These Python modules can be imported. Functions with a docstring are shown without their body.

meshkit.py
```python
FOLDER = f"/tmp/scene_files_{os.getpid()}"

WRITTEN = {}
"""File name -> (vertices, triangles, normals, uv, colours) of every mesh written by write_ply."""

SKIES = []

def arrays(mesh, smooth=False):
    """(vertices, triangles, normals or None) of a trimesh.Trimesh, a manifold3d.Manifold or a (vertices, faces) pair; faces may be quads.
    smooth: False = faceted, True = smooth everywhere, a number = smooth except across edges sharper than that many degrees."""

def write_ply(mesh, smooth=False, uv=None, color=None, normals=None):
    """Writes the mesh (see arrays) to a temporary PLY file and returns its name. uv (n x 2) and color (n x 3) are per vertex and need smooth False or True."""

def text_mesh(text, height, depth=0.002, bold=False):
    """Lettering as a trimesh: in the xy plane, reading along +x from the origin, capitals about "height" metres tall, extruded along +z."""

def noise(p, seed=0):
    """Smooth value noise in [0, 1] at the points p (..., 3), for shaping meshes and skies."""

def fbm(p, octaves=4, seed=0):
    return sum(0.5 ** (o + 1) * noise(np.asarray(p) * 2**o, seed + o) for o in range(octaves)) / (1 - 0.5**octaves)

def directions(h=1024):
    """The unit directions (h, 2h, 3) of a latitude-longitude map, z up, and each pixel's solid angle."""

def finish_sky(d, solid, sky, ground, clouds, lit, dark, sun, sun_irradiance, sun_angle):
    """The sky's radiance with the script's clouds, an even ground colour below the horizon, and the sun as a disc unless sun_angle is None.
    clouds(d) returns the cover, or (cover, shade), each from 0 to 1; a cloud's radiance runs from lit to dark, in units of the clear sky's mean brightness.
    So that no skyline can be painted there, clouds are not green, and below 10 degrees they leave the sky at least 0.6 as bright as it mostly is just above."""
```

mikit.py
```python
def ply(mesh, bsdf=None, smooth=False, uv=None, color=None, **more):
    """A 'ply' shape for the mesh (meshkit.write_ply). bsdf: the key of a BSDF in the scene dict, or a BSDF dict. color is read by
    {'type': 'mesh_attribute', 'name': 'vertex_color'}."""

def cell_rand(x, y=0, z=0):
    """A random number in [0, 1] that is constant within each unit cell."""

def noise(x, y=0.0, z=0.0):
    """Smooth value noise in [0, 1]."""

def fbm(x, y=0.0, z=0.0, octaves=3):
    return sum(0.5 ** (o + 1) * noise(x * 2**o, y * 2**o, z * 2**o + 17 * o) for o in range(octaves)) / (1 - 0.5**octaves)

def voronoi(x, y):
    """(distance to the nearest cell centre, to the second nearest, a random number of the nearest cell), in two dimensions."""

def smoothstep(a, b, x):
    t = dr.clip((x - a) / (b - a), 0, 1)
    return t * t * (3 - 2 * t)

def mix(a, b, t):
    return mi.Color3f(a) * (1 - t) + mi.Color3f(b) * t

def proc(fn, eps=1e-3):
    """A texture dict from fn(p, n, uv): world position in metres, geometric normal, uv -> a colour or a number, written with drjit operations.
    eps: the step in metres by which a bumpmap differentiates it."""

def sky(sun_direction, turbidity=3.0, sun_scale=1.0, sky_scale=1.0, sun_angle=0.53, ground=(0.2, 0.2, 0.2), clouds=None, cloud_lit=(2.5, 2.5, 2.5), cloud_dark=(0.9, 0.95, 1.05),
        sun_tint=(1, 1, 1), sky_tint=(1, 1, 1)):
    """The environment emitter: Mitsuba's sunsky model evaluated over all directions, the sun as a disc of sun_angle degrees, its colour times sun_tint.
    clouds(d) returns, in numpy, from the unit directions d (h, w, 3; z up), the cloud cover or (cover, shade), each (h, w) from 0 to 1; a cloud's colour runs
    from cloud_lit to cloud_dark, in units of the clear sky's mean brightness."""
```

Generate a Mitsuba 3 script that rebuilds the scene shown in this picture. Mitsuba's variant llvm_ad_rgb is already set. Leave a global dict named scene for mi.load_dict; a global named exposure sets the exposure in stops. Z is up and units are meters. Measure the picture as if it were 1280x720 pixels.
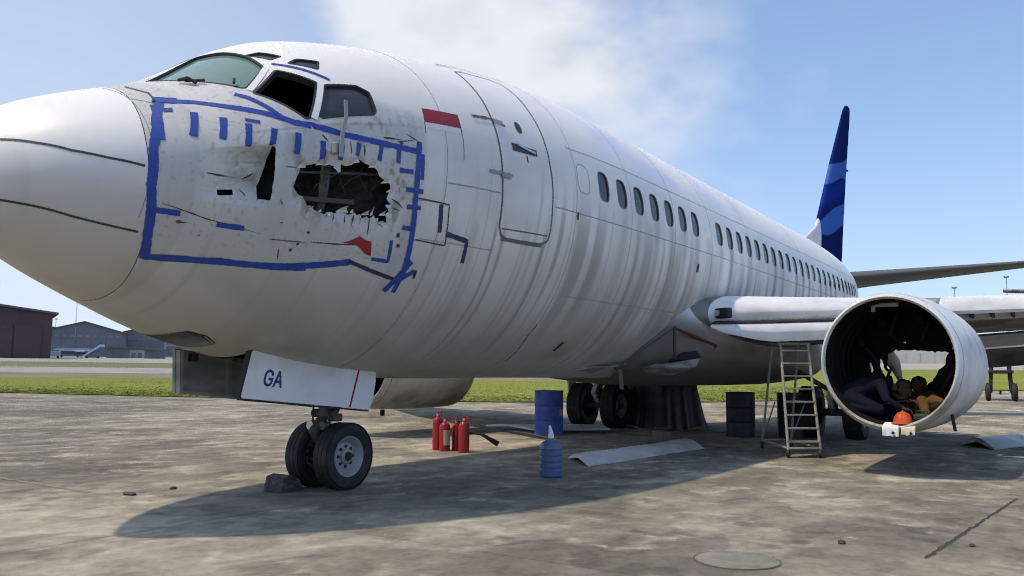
import math, random
import numpy as np, trimesh, shapely, mitsuba as mi, drjit as dr
import manifold3d as m3
from scipy.interpolate import PchipInterpolator
from scipy.ndimage import gaussian_filter1d
from shapely.geometry import Polygon, box as sbox
import mikit, meshkit
from mikit import proc, noise, fbm, voronoi, cell_rand, smoothstep, mix

T4 = mi.ScalarTransform4f
scene, labels = {'type': 'scene'}, {}
rng = np.random.default_rng(7)
random.seed(7)

# ------------------------------------------------------------------ camera, sky, exposure
F_PX = 1049.5
CAM = np.array([-2.425, -6.549, 1.209])
YAW, PITCH, ROLL = 0.585, 0.102, 0.009
_F = np.array([math.cos(PITCH) * math.cos(YAW), math.cos(PITCH) * math.sin(YAW), math.sin(PITCH)])
_R = np.cross(_F, [0, 0, 1]); _R /= np.linalg.norm(_R)
_U = np.cross(_R, _F)
_UP = math.cos(ROLL) * _U - math.sin(ROLL) * _R
scene['camera'] = {'type': 'perspective', 'fov': math.degrees(2 * math.atan(640 / F_PX)), 'fov_axis': 'x', 'near_clip': 0.05, 'far_clip': 6000.0,
                   'to_world': T4().look_at(origin=CAM.tolist(), target=(CAM + _F).tolist(), up=_UP.tolist())}
SUN = np.array([-0.50, 0.285, 1.0])


def clouds(d):
    az = np.degrees(np.arctan2(d[..., 1], d[..., 0]) - YAW)
    el = np.degrees(np.arcsin(np.clip(d[..., 2], -1, 1)))
    q = np.stack([az / 9.0, el / 5.0, az * 0], -1)
    n = meshkit.fbm(q + 3.1, 5, 3)
    n2 = meshkit.fbm(q * 0.35 + 11.7, 4, 8)
    n3 = meshkit.fbm(q * 2.6 + 5.0, 4, 21)
    body = 1.3 * np.exp(-((az - 1.5) / 11.0) ** 2 - ((el - 23) / 7.0) ** 2)
    body = body + 0.8 * np.exp(-((az - 8) / 5.5) ** 2 - ((el - 25) / 4.0) ** 2) + 0.30 * np.exp(-((az + 14) / 13.0) ** 2 - ((el - 15) / 8.0) ** 2)
    body = body + 0.5 * np.clip((n2 - 0.5) * 4, 0, 1) * (np.abs(az) > 38)
    c = np.clip(body * 0.95 + (n - 0.5) * 0.9 * np.clip(body * 2, 0, 1) + (n3 - .5) * 0.55 * np.clip(body * 2, 0, 1) + 0.0, 0, 0.95)
    veil = 0.14 + 0.44 * np.exp(-np.clip(el, 0, 90) / 8.0) + 0.30 * np.clip((az + 2) / 30, 0, 1) + 0.10 * np.clip((n2 - .4) * 2, 0, 1)
    return np.clip(np.maximum(c, np.clip(veil, 0, 0.68)), 0, 1), np.clip(1.1 * (0.62 - n3), 0, .8) * np.clip((c - veil) * 4, 0, 1)


scene['sky'] = mikit.sky(SUN, turbidity=3.0, sky_scale=2.3, sun_scale=0.95, sun_angle=1.3, clouds=clouds, cloud_lit=(1.95, 2.0, 2.1), cloud_dark=(1.45, 1.52, 1.66), sky_tint=(0.88, 1.03, 1.13), ground=(0.22, 0.21, 0.19))
exposure = 0.92

# ------------------------------------------------------------------ helpers
def tag(key, label=None, cat=None, group=None, kind=None):
    labels[key] = {k: v for k, v in (('label', label), ('category', cat), ('group', group), ('kind', kind)) if v}
    return key


def free(key):
    if key not in scene and key not in labels:
        return key
    i = 1
    while f'{key}_{i:03d}' in scene or f'{key}_{i:03d}' in labels:
        i += 1
    return f'{key}_{i:03d}'


def thing(name, label, cat=None, group=None, kind=None):
    return tag(free(name), label, cat, group, kind)


def put(name, mesh, mat, parent=None, smooth=False, label=None, kind=None, **kw):
    key = free(f'{parent}__{name}' if parent else name)
    scene[key] = mikit.ply(mesh, mat, smooth, **kw)
    if label or kind:
        tag(key, label, kind=kind)
    return key


def put_n(name, v, f, n, mat, parent=None, label=None):
    """a mesh that comes with its own vertex normals"""
    key = free(f'{parent}__{name}' if parent else name)
    path = meshkit.write_ply(trimesh.Trimesh(v, f, process=False), smooth=True, normals=n)
    scene[key] = {'type': 'ply', 'filename': path, 'face_normals': False, 'bsdf': {'type': 'ref', 'id': mat}}
    if label:
        tag(key, label)
    return key


cat = trimesh.util.concatenate


def bx(size, at=(0, 0, 0), rz=0.0, chamfer=0.0):
    if chamfer:
        s = np.array(size) / 2 - chamfer
        pts = [np.array([a, b, c]) * s + np.array(e) * chamfer * np.array([a, b, c]) for a in (-1, 1) for b in (-1, 1) for c in (-1, 1) for e in ((1, 0, 0), (0, 1, 0), (0, 0, 1))]
        m = trimesh.convex.convex_hull(np.array(pts))
    else:
        m = trimesh.creation.box(size)
    if rz:
        m.apply_transform(trimesh.transformations.rotation_matrix(rz, [0, 0, 1]))
    m.apply_translation(at)
    return m


def rod(a, b, r, sides=10, r2=None):
    a, b = np.asarray(a, float), np.asarray(b, float)
    t = (b - a) / np.linalg.norm(b - a)
    u = np.cross(t, [0, 0, 1] if abs(t[2]) < .9 else [1, 0, 0]); u /= np.linalg.norm(u)
    w = np.cross(t, u)
    ang = np.arange(sides) * 2 * np.pi / sides
    ring = np.cos(ang)[:, None] * u + np.sin(ang)[:, None] * w
    v = np.vstack([a + ring * r, b + ring * (r if r2 is None else r2), [a], [b]])
    i = np.arange(sides); j = (i + 1) % sides
    f = np.vstack([np.stack([i, j, j + sides], 1), np.stack([i, j + sides, i + sides], 1), np.stack([j, i, i * 0 + 2 * sides], 1), np.stack([i + sides, j + sides, i * 0 + 2 * sides + 1], 1)])
    return trimesh.Trimesh(v, f, process=False)


def rods(points, r, sides=10):
    return cat([rod(a, b, r, sides) for a, b in zip(points[:-1], points[1:])])


def lathe(prof, n=48, axis='z', at=(0, 0, 0)):
    """surface of revolution of (radius, height) points; axis y or x for wheels and nacelles"""
    prof = np.asarray(prof, float)
    a = np.arange(n) * 2 * np.pi / n
    v = np.stack([prof[:, None, 0] * np.cos(a), prof[:, None, 0] * np.sin(a), np.broadcast_to(prof[:, None, 1], (len(prof), n))], -1).reshape(-1, 3)
    i, j = np.meshgrid(np.arange(len(prof) - 1), np.arange(n), indexing='ij')
    q = np.stack([i * n + j, i * n + (j + 1) % n, (i + 1) * n + (j + 1) % n, (i + 1) * n + j], -1).reshape(-1, 4)
    f = np.vstack([q[:, :3], q[:, [0, 2, 3]]])
    if axis == 'y':
        v = v[:, [0, 2, 1]]; f = f[:, ::-1]
    if axis == 'x':
        v = v[:, [2, 0, 1]]
    return trimesh.Trimesh(v + np.asarray(at, float), f, process=False)


def extrude_xz(poly, y0, y1):
    """a plate: polygon in (x, z), between y0 and y1"""
    m = trimesh.creation.extrude_polygon(Polygon(poly) if not isinstance(poly, Polygon) else poly, abs(y1 - y0), engine='earcut')
    v = m.vertices.copy()
    m.vertices = np.stack([v[:, 0], max(y0, y1) - v[:, 2], v[:, 1]], -1)
    return m


def loft(sections, closed=True, caps=True):
    s = np.asarray(sections, float)
    k, n = s.shape[:2]
    v = s.reshape(-1, 3)
    i, j = np.meshgrid(np.arange(k - 1), np.arange(n if closed else n - 1), indexing='ij')
    q = np.stack([i * n + j, i * n + (j + 1) % n, (i + 1) * n + (j + 1) % n, (i + 1) * n + j], -1).reshape(-1, 4)
    f = [q[:, :3], q[:, [0, 2, 3]]]
    if caps and closed:
        c0, c1 = len(v), len(v) + 1
        v = np.vstack([v, s[0].mean(0), s[-1].mean(0)])
        j = np.arange(n)
        f += [np.stack([(j + 1) % n, j, j * 0 + c0], 1), np.stack([(k - 1) * n + j, (k - 1) * n + (j + 1) % n, j * 0 + c1], 1)]
    m = trimesh.Trimesh(v, np.vstack(f), process=False)
    m.fix_normals()
    return m


def slab_sheet(corners, thick, arch=0.0, nu=16, nv=10, wob=0.0, seed=0):
    """a thin sheet over four ground corners a, b, c, d (a-b is the curved edge), bent upwards in the middle by arch"""
    a, b, c, d = (np.asarray(p, float) for p in corners)
    u, v = np.meshgrid(np.linspace(0, 1, nu), np.linspace(0, 1, nv), indexing='ij')
    P = (a[None, None] * ((1 - u) * (1 - v))[..., None] + b * ((1 - u) * v)[..., None] + c * (u * v)[..., None] + d * (u * (1 - v))[..., None])
    P[..., 2] += arch * np.sin(np.pi * v) + wob * (meshkit.noise(P * 2.3, seed) - .5)
    top, bot = P.copy(), P.copy(); top[..., 2] += thick
    return loft(np.stack([np.concatenate([top[i], bot[i][::-1]]) for i in range(nu)]))


# ------------------------------------------------------------------ materials
def twosided(a, b=None):
    return {'type': 'twosided', 'front': a, 'back': b} if b else {'type': 'twosided', 'bsdf': a}


def rgb(*c):
    return {'type': 'rgb', 'value': list(c)}


def pr(color, rough=0.5, metal=0.0, spec=0.5, **k):
    return {'type': 'principled', 'base_color': rgb(*color) if isinstance(color, tuple) else color, 'roughness': rough, 'metallic': metal, 'specular': spec, **k}


WX0, WP, WGAP = 6.679, 0.508, 0.554      # first window, pitch, extra gap behind the seventh


def paint(p, n, uv):
    x, y, z = p.x, p.y, p.z
    c = mi.Color3f(0.83, 0.815, 0.785)
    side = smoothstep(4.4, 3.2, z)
    c = c * (0.95 + 0.07 * cell_rand(dr.floor((x + 0.15) / 1.52), dr.floor(z / 0.62 + 0.3), dr.select(y < 0, 1, 2)))
    # broad mottling
    m = fbm(x * 0.9, z * 1.6, y * 0.4, octaves=4)
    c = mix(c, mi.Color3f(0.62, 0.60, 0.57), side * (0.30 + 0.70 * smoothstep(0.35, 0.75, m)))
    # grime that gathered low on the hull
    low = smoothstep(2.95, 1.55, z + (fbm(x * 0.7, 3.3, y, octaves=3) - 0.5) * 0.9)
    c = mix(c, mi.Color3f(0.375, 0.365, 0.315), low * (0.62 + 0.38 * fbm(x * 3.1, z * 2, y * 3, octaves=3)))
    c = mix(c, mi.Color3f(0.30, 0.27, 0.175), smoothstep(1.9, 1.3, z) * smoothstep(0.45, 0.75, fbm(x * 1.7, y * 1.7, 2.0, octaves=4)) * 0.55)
    # run-off streaks that follow the frames
    run = smoothstep(0.52, 0.86, noise(x * 7.0 + noise(z * 1.2, x * .5) * 0.5, z * 0.35, 4.0)) * smoothstep(3.5, 2.7, z) * smoothstep(1.0, 1.9, z)
    c = mix(c, mi.Color3f(0.25, 0.245, 0.225), run * 0.66 * smoothstep(3.6, 4.4, x))
    run2 = smoothstep(0.62, 0.9, noise(x * 22.0, z * 0.5, 9.0)) * smoothstep(3.6, 3.0, z)
    c = mix(c, mi.Color3f(0.38, 0.365, 0.34), run2 * 0.42)
    # under each passenger window
    xs = dr.select(x > 10.5, x - WGAP, x)
    ph = (xs - WX0) / WP
    fr = ph - dr.floor(ph + 0.5)
    amp = smoothstep(0.05, 0.6, cell_rand(dr.floor(ph + 0.5), 3, 1)) * (0.55 + 0.45 * smoothstep(9.8, 11.2, x))
    w = dr.exp(-dr.square((fr - 0.12 + 0.1 * (noise(z * 1.5, ph * .7) - .5)) / 0.2))
    st = w * amp * smoothstep(6.45, 6.7, x) * smoothstep(23.0, 21.5, x) * smoothstep(3.42, 3.3, z) * smoothstep(1.2, 2.4, z + 0.8 * smoothstep(10, 12, x))
    c = mix(c, mi.Color3f(0.19, 0.185, 0.185), st * (0.68 + 0.2 * noise(z * 3, x)))
    # below the door corners
    for xd, wd, a in ((4.50, 0.022, .7), (4.63, 0.03, .6), (5.40, 0.035, .7), (5.05, .05, .25), (4.2, .05, .3)):
        xw = x - xd + (noise(z * 2.0, xd * 9) - .5) * 0.05 - (2.7 - z) * 0.03
        c = mix(c, mi.Color3f(0.30, 0.29, 0.27), dr.exp(-dr.square(xw / wd)) * 1.25 * a * smoothstep(2.85, 2.6, z) * smoothstep(1.15, 1.7, z))
    # sanded, dull metal-grey area round the damage, with a smudged upper edge
    d = smoothstep(0.98, 1.05, x) * smoothstep(3.45, 3.3, x) * smoothstep(2.05, 2.25, z) * smoothstep(3.75, 3.62, z + 0.06 * (x - 1.2))
    d = d * smoothstep(0.4, -0.4, y)
    g = fbm(x * 6.0, z * 2.0, 5.0, octaves=4)
    c = mix(c, mi.Color3f(0.47, 0.47, 0.455), d * (0.35 + 0.6 * g))
    v = smoothstep(0.6, 0.85, noise(x * 19.0, z * 0.9, 2.0)) * d
    c = mix(c, mi.Color3f(0.46, 0.46, 0.45), v * 0.5)
    sp = smoothstep(0.70, 0.80, noise(x * 34, z * 34, y * 34)) * d
    c = mix(c, mi.Color3f(0.30, 0.28, 0.25), sp * 0.35)
    # smudges plus painted-in dent shading, crumpled zone left of the slit
    cr = smoothstep(1.36, 1.48, x) * smoothstep(1.90, 1.86, x) * smoothstep(2.62, 2.74, z) * smoothstep(3.22, 3.02, z) * smoothstep(0.3, -0.3, y)
    rg = dr.abs(fbm(x * 4.0, z * 6.0, 3.0, octaves=3) - 0.5)
    c = mix(c, mi.Color3f(0.16, 0.145, 0.12), cr * smoothstep(0.05, 0.0, rg) * 0.30)
    c = mix(c, mi.Color3f(0.36, 0.33, 0.28), cr * smoothstep(0.40, 0.7, fbm(x * 4, z * 5, 8.0)) * 0.85)
    hz = smoothstep(1.98, 2.1, x) * smoothstep(3.3, 3.1, x) * smoothstep(2.3, 2.6, z) * smoothstep(3.5, 3.4, z) * smoothstep(0.3, -0.3, y)
    c = mix(c, mi.Color3f(0.20, 0.18, 0.15), hz * smoothstep(0.60, 0.74, fbm(x * 9, z * 6, 1.0, octaves=4)) * 0.65)
    edge = dr.exp(-dr.square((z - 3.66 + 0.06 * (x - 1.2)) / 0.022)) * smoothstep(0.98, 1.05, x) * smoothstep(2.1, 1.9, x) * smoothstep(0.4, -0.4, y)
    c = mix(c, mi.Color3f(0.34, 0.33, 0.31), edge * (0.35 + 0.5 * fbm(x * 9, z * 9, 0.0)))
    # faint blue patches above the windows on the port side
    blue_tint = smoothstep(5.7, 7.2, x) * smoothstep(15, 11, x) * dr.exp(-dr.square((z - 4.25) / 0.3)) * smoothstep(0.35, 0.75, fbm(x * 0.8, z * 1.5, 1.0, octaves=2))
    c = mix(c, mi.Color3f(0.58, 0.62, 0.82), blue_tint * 0.8 * smoothstep(0.2, -0.2, y))
    return c


def paint_rough(p, n, uv):
    return 0.42 + 0.25 * smoothstep(3.2, 1.6, p.z) + 0.08 * fbm(p.x * 3, p.y * 3, p.z * 3)


def quilt(p, n, uv):                      # slight waviness of thin sheet metal between frames
    return (fbm(p.x * 1.9, p.y * 1.6, p.z * 1.9, octaves=3) - 0.5)


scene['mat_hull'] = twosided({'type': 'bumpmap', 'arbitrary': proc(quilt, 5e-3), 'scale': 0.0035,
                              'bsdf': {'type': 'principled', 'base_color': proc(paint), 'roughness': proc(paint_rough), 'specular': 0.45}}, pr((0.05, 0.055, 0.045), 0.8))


def radome_paint(p, n, uv):
    z, x = p.z, p.x
    c = mi.Color3f(0.83, 0.815, 0.785)
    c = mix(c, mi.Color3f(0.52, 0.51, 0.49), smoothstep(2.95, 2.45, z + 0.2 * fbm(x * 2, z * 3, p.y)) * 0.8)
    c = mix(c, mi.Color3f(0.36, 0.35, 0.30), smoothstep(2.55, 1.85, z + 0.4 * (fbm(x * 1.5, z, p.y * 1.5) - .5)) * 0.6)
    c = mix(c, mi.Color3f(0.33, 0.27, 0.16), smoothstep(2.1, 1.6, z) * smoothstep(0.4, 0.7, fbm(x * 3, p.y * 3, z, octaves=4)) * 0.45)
    s = smoothstep(0.6, 0.85, noise(x * 16 + z * 3, z * 1.2, p.y * 2)) * smoothstep(2.9, 2.4, z)
    return mix(c, mi.Color3f(0.5, 0.49, 0.46), s * 0.35)


scene['mat_radome'] = twosided(pr(proc(radome_paint), 0.38))


def white_metal(p, n, uv):
    m = fbm(p.x * 2.3, p.y * 2.3, p.z * 2.3, octaves=4)
    c = mix((0.72, 0.73, 0.74), (0.52, 0.52, 0.51), smoothstep(0.4, 0.8, m) * 0.8)
    return mix(c, (0.24, 0.215, 0.165), smoothstep(1.35, 0.6, p.z + 0.5 * (fbm(p.x * 1.3, p.y * 1.3, 4.0) - .5)) * (0.55 + 0.45 * smoothstep(.35, .65, fbm(p.x * 2.2, p.z * 4, 9.0, octaves=4))) * smoothstep(5.5, 6.5, p.x))


scene['mat_white'] = twosided(pr(proc(white_metal), 0.4))
scene['mat_white_rough'] = twosided(pr((0.72, 0.73, 0.74), 0.6))


def dirty_panel(p, n, uv):
    m = fbm(p.x * 3, p.y * 3, p.z * 6, octaves=4)
    return mix((0.62, 0.63, 0.65), (0.46, 0.46, 0.46), smoothstep(0.35, 0.75, m))


scene['mat_panel'] = twosided(pr(proc(dirty_panel), 0.45))


def grime_grey(p, n, uv):
    m = fbm(p.x * 4, p.y * 4, p.z * 4, octaves=4)
    return mix((0.24, 0.24, 0.22), (0.10, 0.095, 0.085), smoothstep(0.35, 0.75, m))


scene['mat_inner'] = twosided(pr(proc(grime_grey), 0.7))
scene['mat_belly'] = twosided(pr(proc(lambda p, n, uv: mix((0.36, 0.35, 0.33), (0.17, 0.165, 0.15), smoothstep(0.3, 0.7, fbm(p.x * 2, p.y * 2, p.z * 5, octaves=4)))), 0.6))
scene['mat_dark'] = twosided(pr((0.018, 0.018, 0.018), 0.7))
scene['mat_duct'] = twosided(pr(proc(lambda p, n, uv: mix((0.014, 0.013, 0.012), (0.004, 0.004, 0.004), fbm(p.x * 4, p.y * 6, p.z * 6))), 0.7, 0.0, 0.2))
scene['mat_tape'] = twosided(pr(proc(lambda p, n, uv: mix((0.012, 0.045, 0.27), (0.025, 0.07, 0.36), fbm(p.x * 14, p.y * 14, p.z * 14))), 0.55))
scene['mat_tape_dark'] = twosided(pr((0.02, 0.03, 0.085), 0.55))
scene['mat_seam'] = twosided(pr((0.12, 0.115, 0.11), 0.7))
scene['mat_seam_soft'] = twosided(pr((0.30, 0.295, 0.285), 0.7))
scene['mat_strip'] = twosided(pr((0.045, 0.043, 0.042), 0.55))
scene['mat_scratch'] = twosided(pr((0.07, 0.06, 0.05), 0.8))
scene['mat_red'] = twosided(pr((0.30, 0.015, 0.022), 0.45))
scene['mat_flag_white'] = twosided(pr((0.66, 0.66, 0.66), 0.45))
scene['mat_gasket'] = twosided(pr((0.03, 0.03, 0.032), 0.6))
scene['mat_glass'] = {'type': 'thindielectric', 'int_ior': 1.55}
scene['mat_pane'] = twosided(pr((0.016, 0.020, 0.022), 0.12, 0.0, 0.5))
scene['mat_windshield'] = twosided(pr((0.11, 0.20, 0.165), 0.06, 0.0, 0.9, clearcoat=1.0, clearcoat_gloss=0.97))  # green base colour paints in part of the sky reflection
scene['mat_quarter'] = twosided(pr((0.035, 0.042, 0.055), 0.10, 0.0, 0.5))
scene['mat_alu'] = twosided(pr((0.55, 0.55, 0.54), 0.32, 0.85))
scene['mat_alu_dull'] = twosided(pr((0.33, 0.33, 0.32), 0.5, 0.4))
scene['mat_torn'] = twosided(pr((0.62, 0.61, 0.58), 0.45, 0.2))
scene['mat_insul'] = twosided(pr(proc(lambda p, n, uv: mix(mix((0.02, 0.019, 0.018), (0.075, 0.036, 0.014), smoothstep(2.72, 2.86, p.x) * smoothstep(2.80, 3.05, p.z)), (0.008, 0.011, 0.01), smoothstep(0.42, 0.62, fbm(p.x * 11, p.y * 11, p.z * 9, octaves=4)))), 0.85))
scene['mat_rubber'] = twosided(pr(proc(lambda p, n, uv: mix((0.018, 0.018, 0.019), (0.05, 0.048, 0.045), smoothstep(0.5, 0.8, fbm(p.x * 9, p.y * 9, p.z * 9, octaves=3)) * 0.8)), 0.75))
scene['mat_rim'] = twosided(pr((0.30, 0.30, 0.31), 0.5, 0.2))
scene['mat_strut'] = twosided(pr((0.085, 0.085, 0.082), 0.5, 0.2))
scene['mat_chrome'] = twosided(pr((0.6, 0.6, 0.6), 0.15, 1.0))
scene['mat_navy'] = twosided(pr((0.012, 0.02, 0.12), 0.5))
scene['mat_wing_under'] = twosided(pr(proc(lambda p, n, uv: mix((0.20, 0.20, 0.20), (0.075, 0.072, 0.07), smoothstep(0.35, 0.7, fbm(p.x * 2.2, p.y * 2.2, 1.0, octaves=4)))), 0.5))


def fin_paint(p, n, uv):
    x, z = p.x, p.z
    c = mix((0.010, 0.022, 0.12), (0.013, 0.028, 0.145), noise(x * 2, z * 2))
    for z0, z1, col in ((7.62, 7.98, (0.06, 0.15, 0.48)), (5.9, 6.45, (0.055, 0.15, 0.52))):
        a = z0 + (x - 26) * 0.22 + 0.08 * dr.sin(x * 1.6)
        b = z1 + (x - 26) * 0.36 + 0.10 * dr.sin(x * 1.2 + 1)
        c = mix(c, col, smoothstep(a - .03, a + .03, z) * smoothstep(b + .03, b - .03, z))
    a = 6.9 + (x - 26) * 0.3
    c = mix(c, (0.012, 0.04, 0.26), smoothstep(a - .2, a + .1, z) * smoothstep(a + .55, a + .45, z))
    return mix(c, (0.74, 0.75, 0.77), smoothstep(25.35, 25.30, x - 0.0 * z))


scene['mat_fin'] = twosided({'type': 'diffuse', 'reflectance': proc(fin_paint)})


def concrete(p, n, uv):
    x, y = p.x, p.y
    a = fbm(x * 0.22, y * 0.22, 1.0, octaves=4)
    b = fbm(x * 0.9 + 4 * a, y * 1.5, 2.0, octaves=5)
    e = fbm(x * 7, y * 7, 3.0, octaves=4)
    h = fbm(x * 2.1 + 3 * b, y * 2.6, 6.0, octaves=5)
    k = fbm(x * 0.45 - 2 * a, y * 0.5, 9.0, octaves=5)
    c = mix((0.17, 0.163, 0.145), (0.37, 0.348, 0.305), smoothstep(0.28, 0.72, 0.26 * a + 0.32 * b + 0.42 * h))
    slab = cell_rand(dr.floor((x - 2.38) / 6.0), dr.floor((y + 6.62) / 6.0), 5)
    c = c * (0.90 + 0.16 * slab)
    c = mix(c, (0.125, 0.118, 0.108), smoothstep(0.50, 0.68, k) * (0.40 + 0.5 * h))
    c = mix(c, (0.44, 0.42, 0.375), smoothstep(0.52, 0.74, h) * smoothstep(0.42, 0.62, b) * 0.50)
    c = mix(c, (0.44, 0.41, 0.36), smoothstep(0.60, 0.78, e) * smoothstep(0.40, 0.65, h) * 0.5)
    c = mix(c, (0.10, 0.095, 0.09), smoothstep(0.60, 0.76, fbm(x * 3.1 + 9, y * 3.3 + 2, 7.0, octaves=4)) * smoothstep(.45, .6, k) * 0.6)
    c = c * mi.Color3f(0.82, 0.795, 0.72)
    g = fbm(x * 23, y * 23, 2.0, octaves=3)
    w = fbm(x * 4.5 + 5 * h, y * 4.5, 11.0, octaves=5)
    c = mix(c, c * 0.62, smoothstep(0.52, 0.68, w) * 0.5)
    c = mix(c, c * 1.25, smoothstep(0.46, 0.34, w) * 0.4)
    return c * (0.66 + 0.40 * e + 0.30 * g)


def concrete_bump(p, n, uv):
    return fbm(p.x * 14, p.y * 14, 0.0, octaves=3) * 0.35 + fbm(p.x * 1.5, p.y * 1.5, 5.0, octaves=3)


scene['mat_concrete'] = twosided({'type': 'bumpmap', 'arbitrary': proc(concrete_bump, 8e-3), 'scale': 0.022, 'bsdf': pr(proc(concrete), 0.85, 0.0, 0.25)})
scene['mat_joint'] = twosided(pr((0.045, 0.042, 0.04), 0.9))


def far_ground(p, n, uv):
    x, y = p.x, p.y
    b = fbm(x * 0.05, y * 0.05, 2.0, octaves=4)
    return mix((0.20, 0.19, 0.165), (0.30, 0.285, 0.25), b)


scene['mat_far_ground'] = twosided(pr(proc(concrete), 0.9, 0.0, 0.2))


def grass_col(p, n, uv):
    a = fbm(p.x * 0.25, p.y * 0.25, 1.0, octaves=4)
    b = noise(p.x * 3, p.y * 3, 2.0)
    return mix(mix((0.11, 0.14, 0.020), (0.17, 0.19, 0.04), a), (0.21, 0.20, 0.07), smoothstep(0.6, 0.85, b * 0.5 + a * 0.6) * 0.5)


scene['mat_grass'] = twosided(pr(proc(grass_col), 0.9, 0.0, 0.15))
scene['mat_taxiway'] = twosided(pr(proc(lambda p, n, uv: mix((0.20, 0.195, 0.175), (0.29, 0.28, 0.255), fbm(p.x * .1, p.y * .1, 2.0))), 0.9, 0.0, 0.2))
scene['mat_verge'] = twosided(pr(proc(lambda p, n, uv: mix((0.13, 0.12, 0.075), (0.20, 0.18, 0.12), fbm(p.x * .2, p.y * .2, 2.0))), 0.9, 0.0, 0.2))
scene['mat_olive'] = twosided(pr(proc(lambda p, n, uv: mix((0.10, 0.115, 0.055), (0.16, 0.16, 0.09), fbm(p.x * .1, p.y * .1, 5.0))), 0.9, 0.0, 0.2))

# ------------------------------------------------------------------ ground
def terrain(x, y):
    r = np.hypot(x - CAM[0], y - CAM[1])
    return 0.0205 * np.maximum(0, r - 112) * np.where(r > 112, np.minimum(1, (r - 112) / 40 + .3), 1) * np.where(r > 900, 900 / r, 1)


def ring_sheet(radii, off, poly_az=None, n=120):
    """a sheet that follows the terrain between the radii round the camera's standpoint"""
    az = np.linspace(*(poly_az or (-np.pi, np.pi)), n)
    r, a = np.meshgrid(radii, az, indexing='ij')
    x, y = CAM[0] + r * np.cos(a), CAM[1] + r * np.sin(a)
    z = terrain(x, y) + off
    k = len(radii)
    i, j = np.meshgrid(np.arange(k - 1), np.arange(n - 1), indexing='ij')
    q = np.stack([i * n + j, (i + 1) * n + j, (i + 1) * n + j + 1, i * n + j + 1], -1).reshape(-1, 4)
    return trimesh.Trimesh(np.stack([x, y, z], -1).reshape(-1, 3), np.vstack([q[:, :3], q[:, [0, 2, 3]]]), process=False)


put('ground', ring_sheet([0.01, 20, 60, 112, 122, 132, 142, 152, 180, 250, 400, 700, 900, 1500, 3000, 5500], -0.03), 'mat_far_ground')
tag('ground', 'weathered grey concrete airfield ground reaching to the far buildings', kind='structure')

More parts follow.
